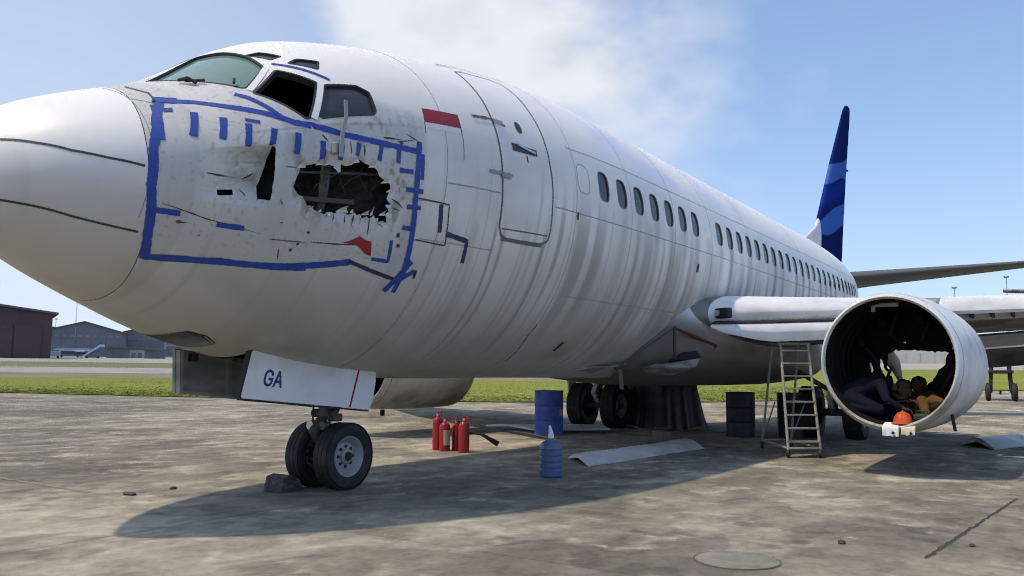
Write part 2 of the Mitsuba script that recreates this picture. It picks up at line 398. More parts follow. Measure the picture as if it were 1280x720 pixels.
apron = thing('apron', 'stained grey concrete apron of large square slabs under the airliner', kind='structure')
GX, GY, PITCH_S = 2.38, -6.62, 6.0
GRASS_EDGE = [(-60.0, 62.0), (19.98, 40.67), (22.22, 29.37), (25.2, 20.5), (27.72, 14.18), (35.33, 7.49), (44, 4.6), (88.4, 5.6), (95, -2.0), (99, -30)]
far_pts = [(CAM[0] + (285 if a < .45 else 125) * math.cos(a), CAM[1] + (285 if a < .45 else 125) * math.sin(a)) for a in np.linspace(-0.25, 2.35, 120)]
grass_poly = Polygon(GRASS_EDGE + far_pts).buffer(0)
slab_area = sbox(-22, -36, 62, 56).difference(grass_poly.buffer(0.02))
for i in range(-5, 10):
    for j in range(-6, 11):
        x0, y0 = GX + i * PITCH_S, GY + j * PITCH_S
        if math.hypot(x0 + 3 - CAM[0], y0 + 3 - CAM[1]) > 52 or (x0 + 6 < CAM[0] - 3 and y0 + 6 < CAM[1] - 3):
            continue
        if not slab_area.contains(sbox(x0, y0, x0 + 6, y0 + 6)):
            continue
        g = 0.007
        s = bx((PITCH_S - 2 * g, PITCH_S - 2 * g, 0.05), (x0 + 3, y0 + 3, -0.025 + rng.uniform(-0.0012, 0)), chamfer=0.004)
        put('slab', s, 'mat_concrete', apron)
scene['mat_pale_patch'] = twosided(pr(proc(lambda p, n, uv: mix((0.12, 0.115, 0.10), (0.27, 0.255, 0.225), fbm(p.x * 9, p.y * 9, 1.0, octaves=4))), 0.9, 0.0, 0.2))
# long crack sealed with dark filler and a worn pale line, lower right and left
def flat_ribbon(pts, w, z, jitter=0.0, seed=1):
    r = np.random.default_rng(seed)
    pts = np.array(pts, float)
    t = np.linspace(0, len(pts) - 1, 60)
    P = np.stack([np.interp(t, np.arange(len(pts)), pts[:, k]) for k in (0, 1)], -1)
    D = np.gradient(P, axis=0); D /= np.linalg.norm(D, axis=1, keepdims=True)
    N = np.stack([-D[:, 1], D[:, 0]], -1)
    P = P + N * r.normal(0, jitter, (60, 1))
    ww = w * (0.6 + 0.8 * r.random((60, 1)))
    v = np.vstack([np.c_[P + N * ww / 2, np.full(60, z)], np.c_[P - N * ww / 2, np.full(60, z)]])
    i = np.arange(59)
    return trimesh.Trimesh(v, np.vstack([np.stack([i, i + 60, i + 61], 1), np.stack([i, i + 61, i + 1], 1)]), process=False)


put('sealed_crack', flat_ribbon([(3.95, -5.68), (5.2, -5.80), (6.7, -5.95), (7.6, -6.04)], 0.028, 0.003, 0.005), 'mat_joint', apron, label='dark sealed crack running along the slab joint')
put('joint_sealant', flat_ribbon([(2.42, 4.6), (2.40, 3.49), (2.36, 1.65)], 0.07, 0.003, 0.006, 4), 'mat_pale_patch', apron, label='pale worn joint line at the left')
scene['mat_hairline'] = twosided(pr((0.11, 0.105, 0.095), 0.9))
for n_, pts_ in enumerate(([(9.0, -4.9), (10.2, -4.6), (11.3, -5.1)], [(3.0, 4.2), (4.2, 5.2), (5.0, 5.1), (6.9, 6.4)], [(-.5, 1.2), (.6, 1.5), (1.2, 2.3)])):
    put('crack', flat_ribbon(pts_, 0.010, 0.0022, 0.018, 20 + n_), 'mat_hairline', apron)
th = np.linspace(0, 2 * np.pi, 40, endpoint=False)
mh = thing('manhole_cover', 'round pale concrete manhole cover set flush in the apron at the bottom edge', 'manhole cover')
disc = Polygon(np.c_[3.14 + 0.27 * np.cos(th), -4.66 + 0.27 * np.sin(th)])
m = trimesh.creation.extrude_polygon(disc, 0.006, engine='earcut'); m.apply_translation([0, 0, 0.0])
put('lid', m, 'mat_pale_patch', mh)
ringp = Polygon(np.c_[3.14 + 0.283 * np.cos(th), -4.66 + 0.283 * np.sin(th)]).difference(disc.buffer(0.008))
m = trimesh.creation.extrude_polygon(ringp, 0.004, engine='earcut')
put('frame', m, 'mat_hairline', mh)

# grass strip: sheet that follows the terrain plus blades along its near edge
gs = grass_poly
pts, tri = [], []
xs = np.arange(-80, 290, 6.0); ys = np.arange(-80, 136, 6.0)
gv, gf = [], []
for xa in xs:
    for ya in ys:
        c = sbox(xa, ya, xa + 6, ya + 6)
        if not gs.intersects(c):
            continue
        q = gs.intersection(c)
        for g in getattr(q, 'geoms', [q]):
            if g.geom_type != 'Polygon' or g.area < 1e-6:
                continue
            v2, f2 = trimesh.creation.triangulate_polygon(g, engine='earcut')
            gf.append(np.asarray(f2) + sum(len(a) for a in gv)); gv.append(v2)
gv = np.vstack(gv); gf = np.vstack(gf)
lawn = trimesh.Trimesh(np.c_[gv, terrain(gv[:, 0], gv[:, 1]) + 0.012], gf, process=False)
lawn.fix_normals()
put('grass_field', lawn, 'mat_grass'); tag('grass_field', 'bright green grass field beyond the apron', kind='structure')
# tufts
pool = []
edge = shapely.LineString(GRASS_EDGE)
while len(pool) < 17000:
    q = rng.uniform([-5, -10], [100, 90], (20000, 2))
    d = shapely.distance(edge, shapely.points(q))
    ok = shapely.contains(gs, shapely.points(q)) & (rng.random(len(q)) < np.exp(-d / 7.0) + 0.03)
    pool += q[ok].tolist()
pool = np.array(pool[:17000])
hgt = rng.uniform(0.02, 0.055, len(pool)); ang = rng.uniform(0, 2 * np.pi, len(pool))
gvv, gff = [], []
for k in range(3):
    a = ang + k * 2.1
    dx, dy = np.cos(a) * 0.05, np.sin(a) * 0.05
    base = np.c_[pool + rng.normal(0, .05, pool.shape), terrain(pool[:, 0], pool[:, 1]) + 0.01]
    tip = base + np.c_[rng.normal(0, .05, (len(pool), 2)), hgt * rng.uniform(.7, 1.1, len(pool))]
    o = sum(len(z) for z in gvv)
    gvv.append(np.stack([base + np.c_[dx, dy, dx * 0], base - np.c_[dx, dy, dx * 0], tip], 1).reshape(-1, 3))
    gff.append(np.arange(len(pool) * 3).reshape(-1, 3) + o)
put('grass', trimesh.Trimesh(np.vstack(gvv), np.vstack(gff), process=False), 'mat_grass')
tag('grass', 'short green grass tufts growing along the near edge of the field', 'grass', kind='stuff')

put('verge', ring_sheet([125.2, 132, 142, 151], -0.012, (0.45, 2.2)), 'mat_verge'); tag('verge', 'brown dry verge beyond the green grass', kind='structure')
put('taxiway', ring_sheet([151, 160, 170, 180, 200], -0.008, (0.45, 2.2)), 'mat_taxiway'); tag('taxiway', 'pale concrete taxiway beyond the grass', kind='structure')
put('rough_grass', ring_sheet([200, 225, 250, 270, 290], -0.004, (0.45, 2.2)), 'mat_olive'); tag('rough_grass', 'dull olive strip between taxiway and far apron', kind='structure')
put('far_apron', ring_sheet([290, 320, 350, 400, 700, 900], 0.0, (-0.3, 2.2)), 'mat_taxiway'); tag('far_apron', 'pale far apron in front of the hangars', kind='structure')

# ------------------------------------------------------------------ the hull as a function of station X and angle T
XS = np.array([0, .1, .3, .6, 1.0, 1.5, 2.0, 2.5, 3.0, 3.6, 4.4, 5.4, 6.4])
ZT = np.array([-.80, -.545, -.30, -.082, .11, .311, .648, 1.02, 1.165, 1.323, 1.482, 1.63, 1.77])
ZB = np.array([-.757, -.952, -1.069, -1.186, -1.383, -1.593, -1.791, -1.923, -2.017, -2.09, -2.135, -2.14, -2.132])
WW = np.array([0, .21, .46, .765, 1.035, 1.286, 1.486, 1.607, 1.698, 1.78, 1.839, 1.868, 1.88])
ZC = np.array([-.756, -.74, -.70, -.645, -.58, -.48, -.37, -.27, -.18, -.1, -.03, 0, 0])
XA = np.array([7.4, 9, 12, 18.0, 20, 22, 24, 26, 28, 29.5])
ZT = np.r_[ZT, [1.795, 1.795, 1.795, 1.795, 1.795, 1.78, 1.74, 1.67, 1.5, 1.28]]
ZB = np.r_[ZB, [-2.13, -2.13, -2.13, -2.13, -2.0, -1.5, -.85, -.15, .5, .85]]
WW = np.r_[WW, [1.88, 1.88, 1.88, 1.88, 1.86, 1.72, 1.42, 1.02, .55, .2]]
ZC = np.r_[ZC, [0, 0, 0, 0, 0, .08, .25, .55, .95, 1.06]]
XALL = np.r_[XS, XA]
ZMID = 3.286
_s = np.linspace(0, math.sqrt(29.5), 3000)


def _table(v):
    t = PchipInterpolator(np.sqrt(XALL), v)(_s)
    g = gaussian_filter1d(t, 45, mode='nearest')
    k = np.clip((_s - 0.75) / 0.35, 0, 1)
    return t * (1 - k) + g * k


TT, TB, TW, TC = _table(ZT), _table(ZB), _table(WW), _table(ZC)


def hull0(X, T):
    s = np.sqrt(np.maximum(X, 0))
    t, b, w, c = (np.interp(s, _s, q) for q in (TT, TB, TW, TC))
    sn = np.sin(T)
    return np.stack([X, -w * np.cos(T), ZMID + c + np.where(sn >= 0, t - c, c - b) * sn], -1)


def nrm0(X, T):
    e = 2e-3
    a = hull0(X + e, T) - hull0(np.maximum(X - e, 0), T)
    b = hull0(X, T + e) - hull0(X, T - e)
    n = np.cross(b, a)
    n /= np.linalg.norm(n, axis=-1, keepdims=True) + 1e-12
    return n


_chk = nrm0(np.array([8.0]), np.array([0.0]))[0]
SGN = -1.0 if _chk[1] > 0 else 1.0


def nrm(X, T):
    return SGN * nrm0(X, T)


HOLE = [[2.088, -10.439], [2.109, -7.475], [2.131, -3.564], [2.183, -3.302], [2.284, -2.562], [2.336, -3.479], [2.39, -2.9], [2.465, -3.862], [2.51, -2.8], [2.553, -3.326], [2.60, -2.9], [2.658, -1.4], [2.70, -2.4], [2.77, -2.926], [2.81, -3.2], [2.855, -4.384], [2.88, -5.9], [2.93, -6.655], [3.005, -8.021], [3.027, -9.696], [2.984, -11.936],
        [2.999, -12.77], [3.066, -13.675], [3.035, -14.6], [3.056, -15.658], [3.01, -16.4], [3.018, -17.282], [3.053, -18.951], [3.00, -18.3], [2.964, -18.9], [2.94, -17.6], [2.917, -17.9], [2.90, -17.1], [2.856, -18.2], [2.82, -17.5], [2.776, -18.3], [2.74, -17.0], [2.71, -17.5], [2.687, -16.8], [2.63, -17.6], [2.565, -16.9], [2.51, -17.6], [2.448, -17.2], [2.40, -18.1], [2.335, -17.5], [2.285, -16.702], [2.26, -15.7], [2.224, -15.919], [2.20, -14.4], [2.18, -13.14], [2.124, -12.549]]
SLIT = [[1.893, 4.6], [1.912, 3.1], [1.912, -1.6], [1.917, -8.6], [1.919, -15.1], [1.838, -15.3], [1.845, -11.0], [1.866, -6.8], [1.89, -1.4]]
KT = math.radians(1) * 1.75           # metres of skin per degree, near enough
HOLE_M = Polygon([(x, t * KT) for x, t in HOLE]).buffer(0)


def dent(X, Td):
    """how far the skin is pushed in, metres"""
    b = np.clip((X - 1.38) / 0.50, 0, 1); b = b * b * (3 - 2 * b) * (X < 1.90)
    h = np.clip((Td + 17.5) / 7.5, 0, 1) * np.clip((5.5 - Td) / 7.0, 0, 1)
    h = np.sin(np.clip(h, 0, 1) * np.pi / 2)
    P = np.stack([X * 5, Td * 0.16, X * 0], -1)
    d = b * h * (0.135 + 0.07 * (meshkit.fbm(P, 3, 4) - .5)) 
    ridge = np.abs(meshkit.fbm(np.stack([X * 4 + 2, Td * 0.2, X * 0], -1), 3, 9) - .5)
    reg = np.clip((X - 1.40) / .12, 0, 1) * np.clip((1.95 - X) / .05, 0, 1) * np.clip((Td + 18) / 5, 0, 1) * np.clip((3 - Td) / 6, 0, 1)
    d = d + reg * 0.05 * np.clip(0.12 - ridge, 0, 1) * 6 * 0.5
    near = (X > 1.7) & (X < 3.5) & (Td > -30) & (Td < 12)
    if near.any():
        dist = shapely.distance(HOLE_M, shapely.points(np.stack([X[near], Td[near] * KT], -1)))
        n = meshkit.noise(np.stack([X[near] * 9, Td[near] * .4, X[near] * 0], -1), 5)
        d2 = np.exp(-dist / 0.045) * (0.055 * (n - 0.28)) + np.exp(-dist / 0.16) * 0.02
        dd = np.zeros_like(X); dd[near] = d2
        d = d + dd
    return d


def hull(X, Td, off=0.0):
    X, Td = np.asarray(X, float), np.asarray(Td, float)
    T = np.radians(Td)
    return hull0(X, T) + nrm(X, T) * (np.asarray(off) - dent(X, Td))[..., None]


def hull_n(X, Td):
    e = 3e-3
    a = hull(X + e, Td) - hull(np.maximum(X - e, 0), Td)
    b = hull(X, Td + 0.1) - hull(X, Td - 0.1)
    n = np.cross(b, a)
    n /= np.linalg.norm(n, axis=-1, keepdims=True) + 1e-12
    return SGN * n


def clipped_grid(region, xs, ts):
    """triangles of the (X, T) grid cut to the region: vertices (n, 2), faces"""
    shapely.prepare(region)
    X0, T0 = np.meshgrid(xs[:-1], ts[:-1], indexing='ij'); X1, T1 = np.meshgrid(xs[1:], ts[1:], indexing='ij')
    cells = shapely.box(X0.ravel(), T0.ravel(), X1.ravel(), T1.ravel())
    inside = shapely.contains(region, cells)
    cross = shapely.intersects(region, cells) & ~inside
    nx, nt = len(xs), len(ts)
    ii, jj = np.meshgrid(np.arange(nx - 1), np.arange(nt - 1), indexing='ij')
    ii, jj = ii.ravel()[inside], jj.ravel()[inside]
    V = np.stack(np.meshgrid(xs, ts, indexing='ij'), -1).reshape(-1, 2)
    a, b, c, d = ii * nt + jj, (ii + 1) * nt + jj, (ii + 1) * nt + jj + 1, ii * nt + jj + 1
    faces = [np.stack([a, b, c], 1), np.stack([a, c, d], 1)]
    vs, n = [V], len(V)
    for cell in np.asarray(cells)[cross]:
        q = region.intersection(cell)
        for g in getattr(q, 'geoms', [q]):
            if g.geom_type == 'Polygon' and g.area > 1e-9:
                v2, f2 = trimesh.creation.triangulate_polygon(g, engine='earcut')
                v2, f2 = np.asarray(v2), np.asarray(f2)
                e1, e2 = v2[f2[:, 1]] - v2[f2[:, 0]], v2[f2[:, 2]] - v2[f2[:, 0]]
                fl = e1[:, 0] * e2[:, 1] - e1[:, 1] * e2[:, 0] < 0
                f2[fl] = f2[fl][:, ::-1]
                faces.append(f2 + n); vs.append(v2); n += len(v2)
    V, F = np.vstack(vs), np.vstack(faces)
    used, inv = np.unique(F, return_inverse=True)
    return V[used], inv.reshape(F.shape)


def skin_part(name, region, xs, ts, mat, parent, off=0.0, label=None):
    V, F = clipped_grid(region, np.asarray(xs), np.asarray(ts))
    P, N = hull(V[:, 0], V[:, 1], off), hull_n(V[:, 0], V[:, 1])
    fn = np.cross(P[F[:, 1]] - P[F[:, 0]], P[F[:, 2]] - P[F[:, 0]])
    if (fn * N[F[:, 0]]).sum() < 0:
        F = F[:, ::-1]
    return put_n(name, P, F, N, mat, parent, label)


def patch(name, poly, mat, parent, off=0.004, dx=0.04, dt=1.5, label=None):
    poly = poly if isinstance(poly, Polygon) else Polygon(poly)
    x0, t0, x1, t1 = poly.bounds
    return skin_part(name, poly, np.linspace(x0 - 1e-4, x1 + 1e-4, max(2, int((x1 - x0) / dx) + 2)), np.linspace(t0 - 1e-3, t1 + 1e-3, max(2, int((t1 - t0) / dt) + 2)), mat, parent, off, label)


def dense(path, step=0.03, closed=False):
    p = np.asarray(path, float)
    if closed:
        p = np.vstack([p, p[:1]])
    out = [p[:1]]
    for a, b in zip(p[:-1], p[1:]):
        n = max(1, int(math.hypot(b[0] - a[0], (b[1] - a[1]) * KT) / step))
        out.append(a + (b - a) * (np.arange(1, n + 1) / n)[:, None])
    return np.vstack(out)


def strip_mesh(path, width, off=0.003, closed=False, jitter=0.0, taper=False, seed=0):
    q = dense(path, closed=closed)
    r = np.random.default_rng(seed)
    P, N = hull(q[:, 0], q[:, 1], off), hull_n(q[:, 0], q[:, 1])
    D = np.gradient(P, axis=0); D /= np.linalg.norm(D, axis=1, keepdims=True) + 1e-12
    B = np.cross(N, D)
    w = width / 2 * (1 + jitter * r.normal(0, 1, (len(q), 1)).clip(-2, 2))
    if taper:
        w = w * np.sin(np.linspace(0.12, 1, len(q)) * np.pi * .97)[:, None]
    t = 0.0012
    v = np.vstack([P + B * w, P - B * w, P + B * w - N * t, P - B * w - N * t]); n = len(q)
    i = np.arange(n - 1)
    f = np.vstack([np.stack([i, i + 1, i + n + 1], 1), np.stack([i, i + n + 1, i + n], 1), np.stack([i, i + 2 * n, i + 2 * n + 1], 1), np.stack([i, i + 2 * n + 1, i + 1], 1),
                   np.stack([i + n, i + n + 1, i + 3 * n + 1], 1), np.stack([i + n, i + 3 * n + 1, i + 3 * n], 1)])
    return trimesh.Trimesh(v, f, process=False)


def strip(name, path, width, mat, parent, off=0.003, label=None, **k):
    return put(name, strip_mesh(path, width, off, **k), mat, parent, label=label)


def reveal_mesh(poly, d0, d1):
    q = dense(poly, 0.03, closed=True)
    a, b = hull(q[:, 0], q[:, 1], d0), hull(q[:, 0], q[:, 1], d1)
    n = len(q); i = np.arange(n - 1)
    return trimesh.Trimesh(np.vstack([a, b]), np.vstack([np.stack([i, i + 1, i + n + 1], 1), np.stack([i, i + n + 1, i + n], 1)]), process=False)


def rounded(poly, r, ky=KT):
    g = Polygon([(x, t * ky) for x, t in poly]).buffer(-r).buffer(r, quad_segs=5)
    return [(x, t / ky) for x, t in np.array(g.exterior.coords)[:-1]]


def grown(poly, r, ky=KT):
    g = Polygon([(x, t * ky) for x, t in poly]).buffer(r, quad_segs=3)
    return [(x, t / ky) for x, t in np.array(g.exterior.coords)[:-1]]


# ------------------------------------------------------------------ the airliner
A = thing('airliner', 'white twin engine airliner with a torn hole and blue tape below its cockpit windows', 'airplane')

WINDSHIELD = [[1.45, 71.0], [1.66, 79], [1.90, 85], [2.14, 88.6], [2.165, 76], [2.15, 60], [2.118, 49.4], [2.10, 47.8], [1.865, 38.9], [1.84, 39.2], [1.64, 54]]
SIDEWIN = rounded([[2.171, 44.086], [2.403, 32.065], [2.203, 14.8], [1.885, 34.087]], 0.02)
REARWIN = rounded([[2.465, 30.2], [2.769, 29.2], [2.867, 26.2], [2.865, 17.9], [2.835, 16.2], [2.30, 15.2]], 0.03)
BROW_A = rounded([[2.157, 62.5], [2.262, 60.6], [2.336, 52.6], [2.245, 52.2]], 0.012)
BROW_B = rounded([[2.325, 46.4], [2.423, 47.9], [2.58, 44.4], [2.508, 39.6]], 0.012)
DOOR = rounded([[4.555, 51.0], [4.50, 38], [4.472, 23.148], [4.475, 8.894], [4.492, -0.631], [4.52, -8.042], [4.535, -15.039], [4.592, -17.6], [4.70, -18.3], [4.98, -18.2], [5.32, -17.9], [5.46, -16.464], [5.47, -13.186], [5.445, -2.583], [5.405, 7.893], [5.40, 18.736], [5.40, 32.565], [5.43, 43.605], [5.44, 51.5], [5.30, 54.2], [4.75, 53.6]], 0.05)
HATCH = [[1.97, -101], [1.93, -90], [1.945, -82], [2.0, -77], [2.13, -75.5], [2.27, -78.3], [2.275, -85], [2.25, -93], [2.17, -99]]
WELL = [[2.62, -103], [2.62, -77], [4.28, -79], [4.28, -101]]
SMALLHOLE = [[1.53, -12.56], [1.642, -12.234], [1.65, -14.264], [1.539, -14.7]]
mirror = lambda poly: [(x, 180 - t) for x, t in poly]


def pax_window(i):
    x = WX0 + WP * i + (WGAP if i >= 7 else 0)
    h = 0.190
    th_ = np.linspace(0, 2 * np.pi, 20, endpoint=False)
    ex = lambda v: np.sign(v) * np.abs(v) ** 0.62
    return [(x + 0.134 * ex(np.cos(a)), 7.45 + math.degrees(h / 1.80) * ex(np.sin(a))) for a in th_]


PAX = [pax_window(i) for i in range(31)]


def seam_x(Td):
    s = np.sin(np.radians(Td))
    return 1.07 - 0.08 * s + 0.16 * s * s


tl = np.linspace(-181, 181, 182)
body_poly = Polygon(np.vstack([np.c_[seam_x(tl) + 0.005, tl], [[29.45, 181], [29.45, -181]]]))
holes = [WINDSHIELD, SIDEWIN, REARWIN, BROW_A, BROW_B, mirror(WINDSHIELD), mirror(SIDEWIN), mirror(REARWIN), HATCH, WELL, SMALLHOLE, HOLE, SLIT] + PAX
cut = shapely.union_all([Polygon(h).buffer(0) for h in holes + [grown(DOOR, 0.008)]])
skin_region = body_poly.difference(cut)
gx = np.unique(np.round(np.r_[np.arange(0.96, 1.3, .04), np.arange(1.3, 3.2, .02), np.arange(3.2, 6.4, .06), np.arange(6.4, 29.4, .22), 29.46], 4))
gt = np.unique(np.round(np.r_[np.arange(-180, -42, 3.0), np.arange(-42, 56, 0.9), np.arange(56, 180, 3.0), 180], 4))
full = sbox(0.9, -180, 29.5, 180)
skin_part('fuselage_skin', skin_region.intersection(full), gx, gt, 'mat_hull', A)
# radome, its own skin up to the joint
u = np.linspace(0, 1, 34) ** 1.6
tr = np.linspace(-180, 180, 121)
U_, R_ = np.meshgrid(u, tr, indexing='ij')
Xr = U_ * seam_x(R_)
P = hull(Xr, R_); N = SGN * nrm0(np.maximum(Xr, 0.004), np.radians(R_))
N[0] = [-1, 0, 0]
i, j = np.meshgrid(np.arange(33), np.arange(120), indexing='ij')
q = np.stack([i * 121 + j, (i + 1) * 121 + j, (i + 1) * 121 + j + 1, i * 121 + j + 1], -1).reshape(-1, 4)
F = np.vstack([q[:, :3], q[:, [0, 2, 3]]])
Pf, Nf = P.reshape(-1, 3), N.reshape(-1, 3)
fn = np.cross(Pf[F[:, 1]] - Pf[F[:, 0]], Pf[F[:, 2]] - Pf[F[:, 0]])
if (fn * Nf[F[:, 0]]).sum() < 0:
    F = F[:, ::-1]
rad = put_n('radome', Pf, F, Nf, 'mat_radome', A, 'smooth white nose cone with dark lightning strips')
put('joint_backing', strip_mesh(np.c_[seam_x(tr), tr], 0.05, -0.012), 'mat_dark', rad)
for p_ in ([[0.06, 62], [0.331, 27.9], [0.50, 17.0], [0.659, 8.447], [0.85, 2.2], [1.055, -2.839]], [[0.05, -20], [0.362, -33.305], [0.743, -35.8], [1.13, -35.166]], [[0.06, 120], [0.4, 145], [1.0, 175]]):
    put('lightning_strip', strip_mesh(p_, 0.017, 0.004), 'mat_strip', rad)
# tail cone end cap
put('tail_cone', loft([hull(np.full(40, x_), np.linspace(-180, 180, 40, endpoint=False)) * 1.0 for x_ in (29.44, 29.46)]), 'mat_white', A)

# cockpit glazing
def glazed(name, poly, pane_mat, depth=0.022, frame=True, label=None, pane=True):
    k = put(name, reveal_mesh(poly, 0.0, -depth - .01), 'mat_gasket', A, label=label)
    if pane:
        patch('pane', Polygon(poly), pane_mat, k, -depth, 0.06, 3)
    if frame:
        put('seal', strip_mesh(grown(poly, 0.006), 0.020, 0.0025, closed=True), 'mat_gasket', k)
    return k


ws = glazed('windshield', WINDSHIELD, 'mat_windshield', label='front windshield pane reflecting the sky')
glazed('windshield', mirror(WINDSHIELD), 'mat_windshield')
glazed('side_window', SIDEWIN, 'mat_pane', 0.05, pane=False, label='open black cockpit side window without its pane')
glazed('side_window', mirror(SIDEWIN), 'mat_pane')
glazed('rear_window', REARWIN, 'mat_quarter', label='dark rear cockpit window with rounded aft corners')
glazed('rear_window', mirror(REARWIN), 'mat_quarter')
glazed('eyebrow_window', BROW_A, 'mat_quarter', 0.012)
glazed('eyebrow_window', BROW_B, 'mat_quarter', 0.012)
for b_, d_ in (([1.56, 55], [1.66, 50]), ([1.84, 45.5], [1.80, 41.8])):      # wiper arms parked at the sill
    put('wiper', rod(hull(b_[0], b_[1], 0.02), hull(d_[0], d_[1], 0.03), 0.011), 'mat_dark', ws)
put('wiper', rods([hull(1.535, 57, 0.025), hull(1.57, 53.5, 0.05), hull(1.60, 50.5, 0.02)], 0.014), 'mat_dark', ws)
# frame ridges between the panes
for pth in ([[2.13, 47.3], [1.865, 36.2]], [[2.435, 31.2], [2.25, 15.0]]):
    strip('window_post', pth, 0.055, 'mat_white_rough', A, 0.006)
# passenger windows
for i, poly in enumerate(PAX):
    k = put('window', reveal_mesh(poly, 0.0, -0.025), 'mat_seam', A)
    patch('pane', Polygon(poly), 'mat_pane', k, -0.014, 0.2, 9)
    if i < 16:
        put('rim', strip_mesh(grown(poly, 0.004), 0.012, 0.002, closed=True), 'mat_seam_soft', k)

# forward door
dk = thing(A + '__door', 'forward cabin door with a small porthole and a recessed handle')
skin_part('leaf', Polygon(DOOR), np.linspace(4.4, 5.56, 16), np.linspace(-20, 56, 40), 'mat_hull', dk, 0.001)
put('door_gap', strip_mesh(DOOR, 0.05, -0.02, closed=True), 'mat_dark', dk)
put('edge_trim', strip_mesh(grown(DOOR, 0.004), 0.024, 0.0035, closed=True), 'mat_seam', dk)
el = [(4.93 + 0.052 * math.cos(a), 20.9 + 2.5 * math.sin(a)) for a in np.linspace(0, 2 * np.pi, 18, endpoint=False)]
patch('porthole', Polygon(el), 'mat_pane', dk, 0.005, .03, 1.5)
put('porthole_rim', strip_mesh(el, 0.012, 0.0055, closed=True), 'mat_seam', dk)
hd = patch('handle_recess', Polygon([(4.70, 12.9), (5.17, 12.5), (5.17, 9.9), (4.70, 9.5)]), 'mat_strip', dk, 0.004)
put('handle', strip_mesh([(4.80, 12.6), (4.98, 11.4), (5.12, 11.0)], 0.03, 0.018), 'mat_alu', dk)
put('red_arrow', strip_mesh([(4.955, 9.0), (4.962, 6.2)], 0.02, 0.004), 'mat_scratch', dk)
strip('sill_line', [(4.58, -15.8), (5.44, -15.1)], 0.014, 'mat_seam', dk, 0.004)
strip('sill_plate', [(4.60, -18.7), (4.98, -18.75), (5.36, -18.4)], 0.03, 'mat_seam', dk, 0.006)
for pth, mt in (([(4.13, 20.7), (4.445, 21.3), (4.66, 19.504)], 'mat_strip'), ([(4.27, -0.72), (4.66, -0.534)], 'mat_seam')):
    put('hinge', strip_mesh(pth, 0.032, 0.012, jitter=.3), 'mat_seam' if mt == 'mat_strip' else 'mat_seam_soft', dk)
    put('hinge_arm', strip_mesh([(4.46, pth[0][1] - .2), (4.62, pth[0][1] - .4)], 0.05, 0.02), 'mat_seam_soft', dk)
strip('rain_gutter', [[4.355, 55.0], [4.9, 60.5], [5.5, 60.5], [5.75, 58]], 0.02, 'mat_seam', A, 0.012)
# lap seams
for pth, w in (([[5.52, -5.879], [7.235, -4.987], [10.788, -4.0], [22, -4.0]], .012), ([[3.683, -5.988], [4.48, -6.185]], .012), ([[6.112, -32.658], [9.574, -32.194]], .010),
               ([[5.872, 18.9], [7.41, 19.816], [10.799, 20.268], [13.303, 20.411], [22.5, 20.2]], .010), ([[3.3, -11.4], [3.62, -11.6]], .01), ([[3.45, -22.0], [4.5, -22.4]], .008)):
    strip('lap_seam', pth, w, 'mat_seam_soft', A, 0.0022)
for x_ in (3.66, 5.98, 7.45, 8.9, 10.4, 12.4, 16.0, 19.8):
    strip('butt_seam', [(x_, t_) for t_ in np.linspace(-80, 80, 33)], 0.006, 'mat_seam_soft', A, 0.002)
strip('nose_seam', [(1.09 + .004, t_) for t_ in np.linspace(-28, 70, 30)], 0.006, 'mat_seam_soft', A, 0.002)
strip('scratch', [[5.98, -44.3], [5.966, -49.0], [6.06, -58], [6.094, -64.2]], 0.016, 'mat_scratch', A, 0.0025, jitter=.3)
patch('drain', Polygon([(6.85, -51.2), (6.93, -51.6), (6.90, -56.6), (6.83, -56.2)]), 'mat_scratch', A, 0.006)
patch('vent', Polygon([(6.0, -5.4), (6.04, -5.4), (6.04, -7.8), (6.0, -7.8)]), 'mat_scratch', A, 0.006)
patch('vent', Polygon([(9.82, -9.8), (9.9, -9.8), (9.9, -13.4), (9.82, -13.4)]), 'mat_scratch', A, 0.006)
put('plugged_window', strip_mesh(rounded([[6.02, 13.2], [6.30, 13.2], [6.30, 1.5], [6.02, 1.5]], 0.1), 0.010, 0.0022, closed=True), 'mat_seam_soft', A, label='filled window outline ahead of the first window')
# flag painted on the skin
fl = thing(A + '__flag', 'red and white flag painted behind the cockpit')
patch('red_half', Polygon([[3.43, 20.6], [3.895, 19.9], [3.888, 13.9], [3.41, 14.5]]), 'mat_red', fl, 0.0028, 0.05, 1)
patch('white_half', Polygon([[3.41, 14.45], [3.888, 13.85], [3.886, 11.2], [3.402, 11.9]]), 'mat_flag_white', fl, 0.0028, 0.05, 1)
strip('edge_line', [[3.90, 20.0], [3.893, 11.5]], 0.012, 'mat_strip', fl, 0.004)
strip('edge_line', [[3.90, 11.5], [3.885, 1.0]], 0.006, 'mat_seam', fl, 0.004)
strip('edge_line', [[3.41, 14.4], [3.40, 10.0]], 0.008, 'mat_seam', fl, 0.004)

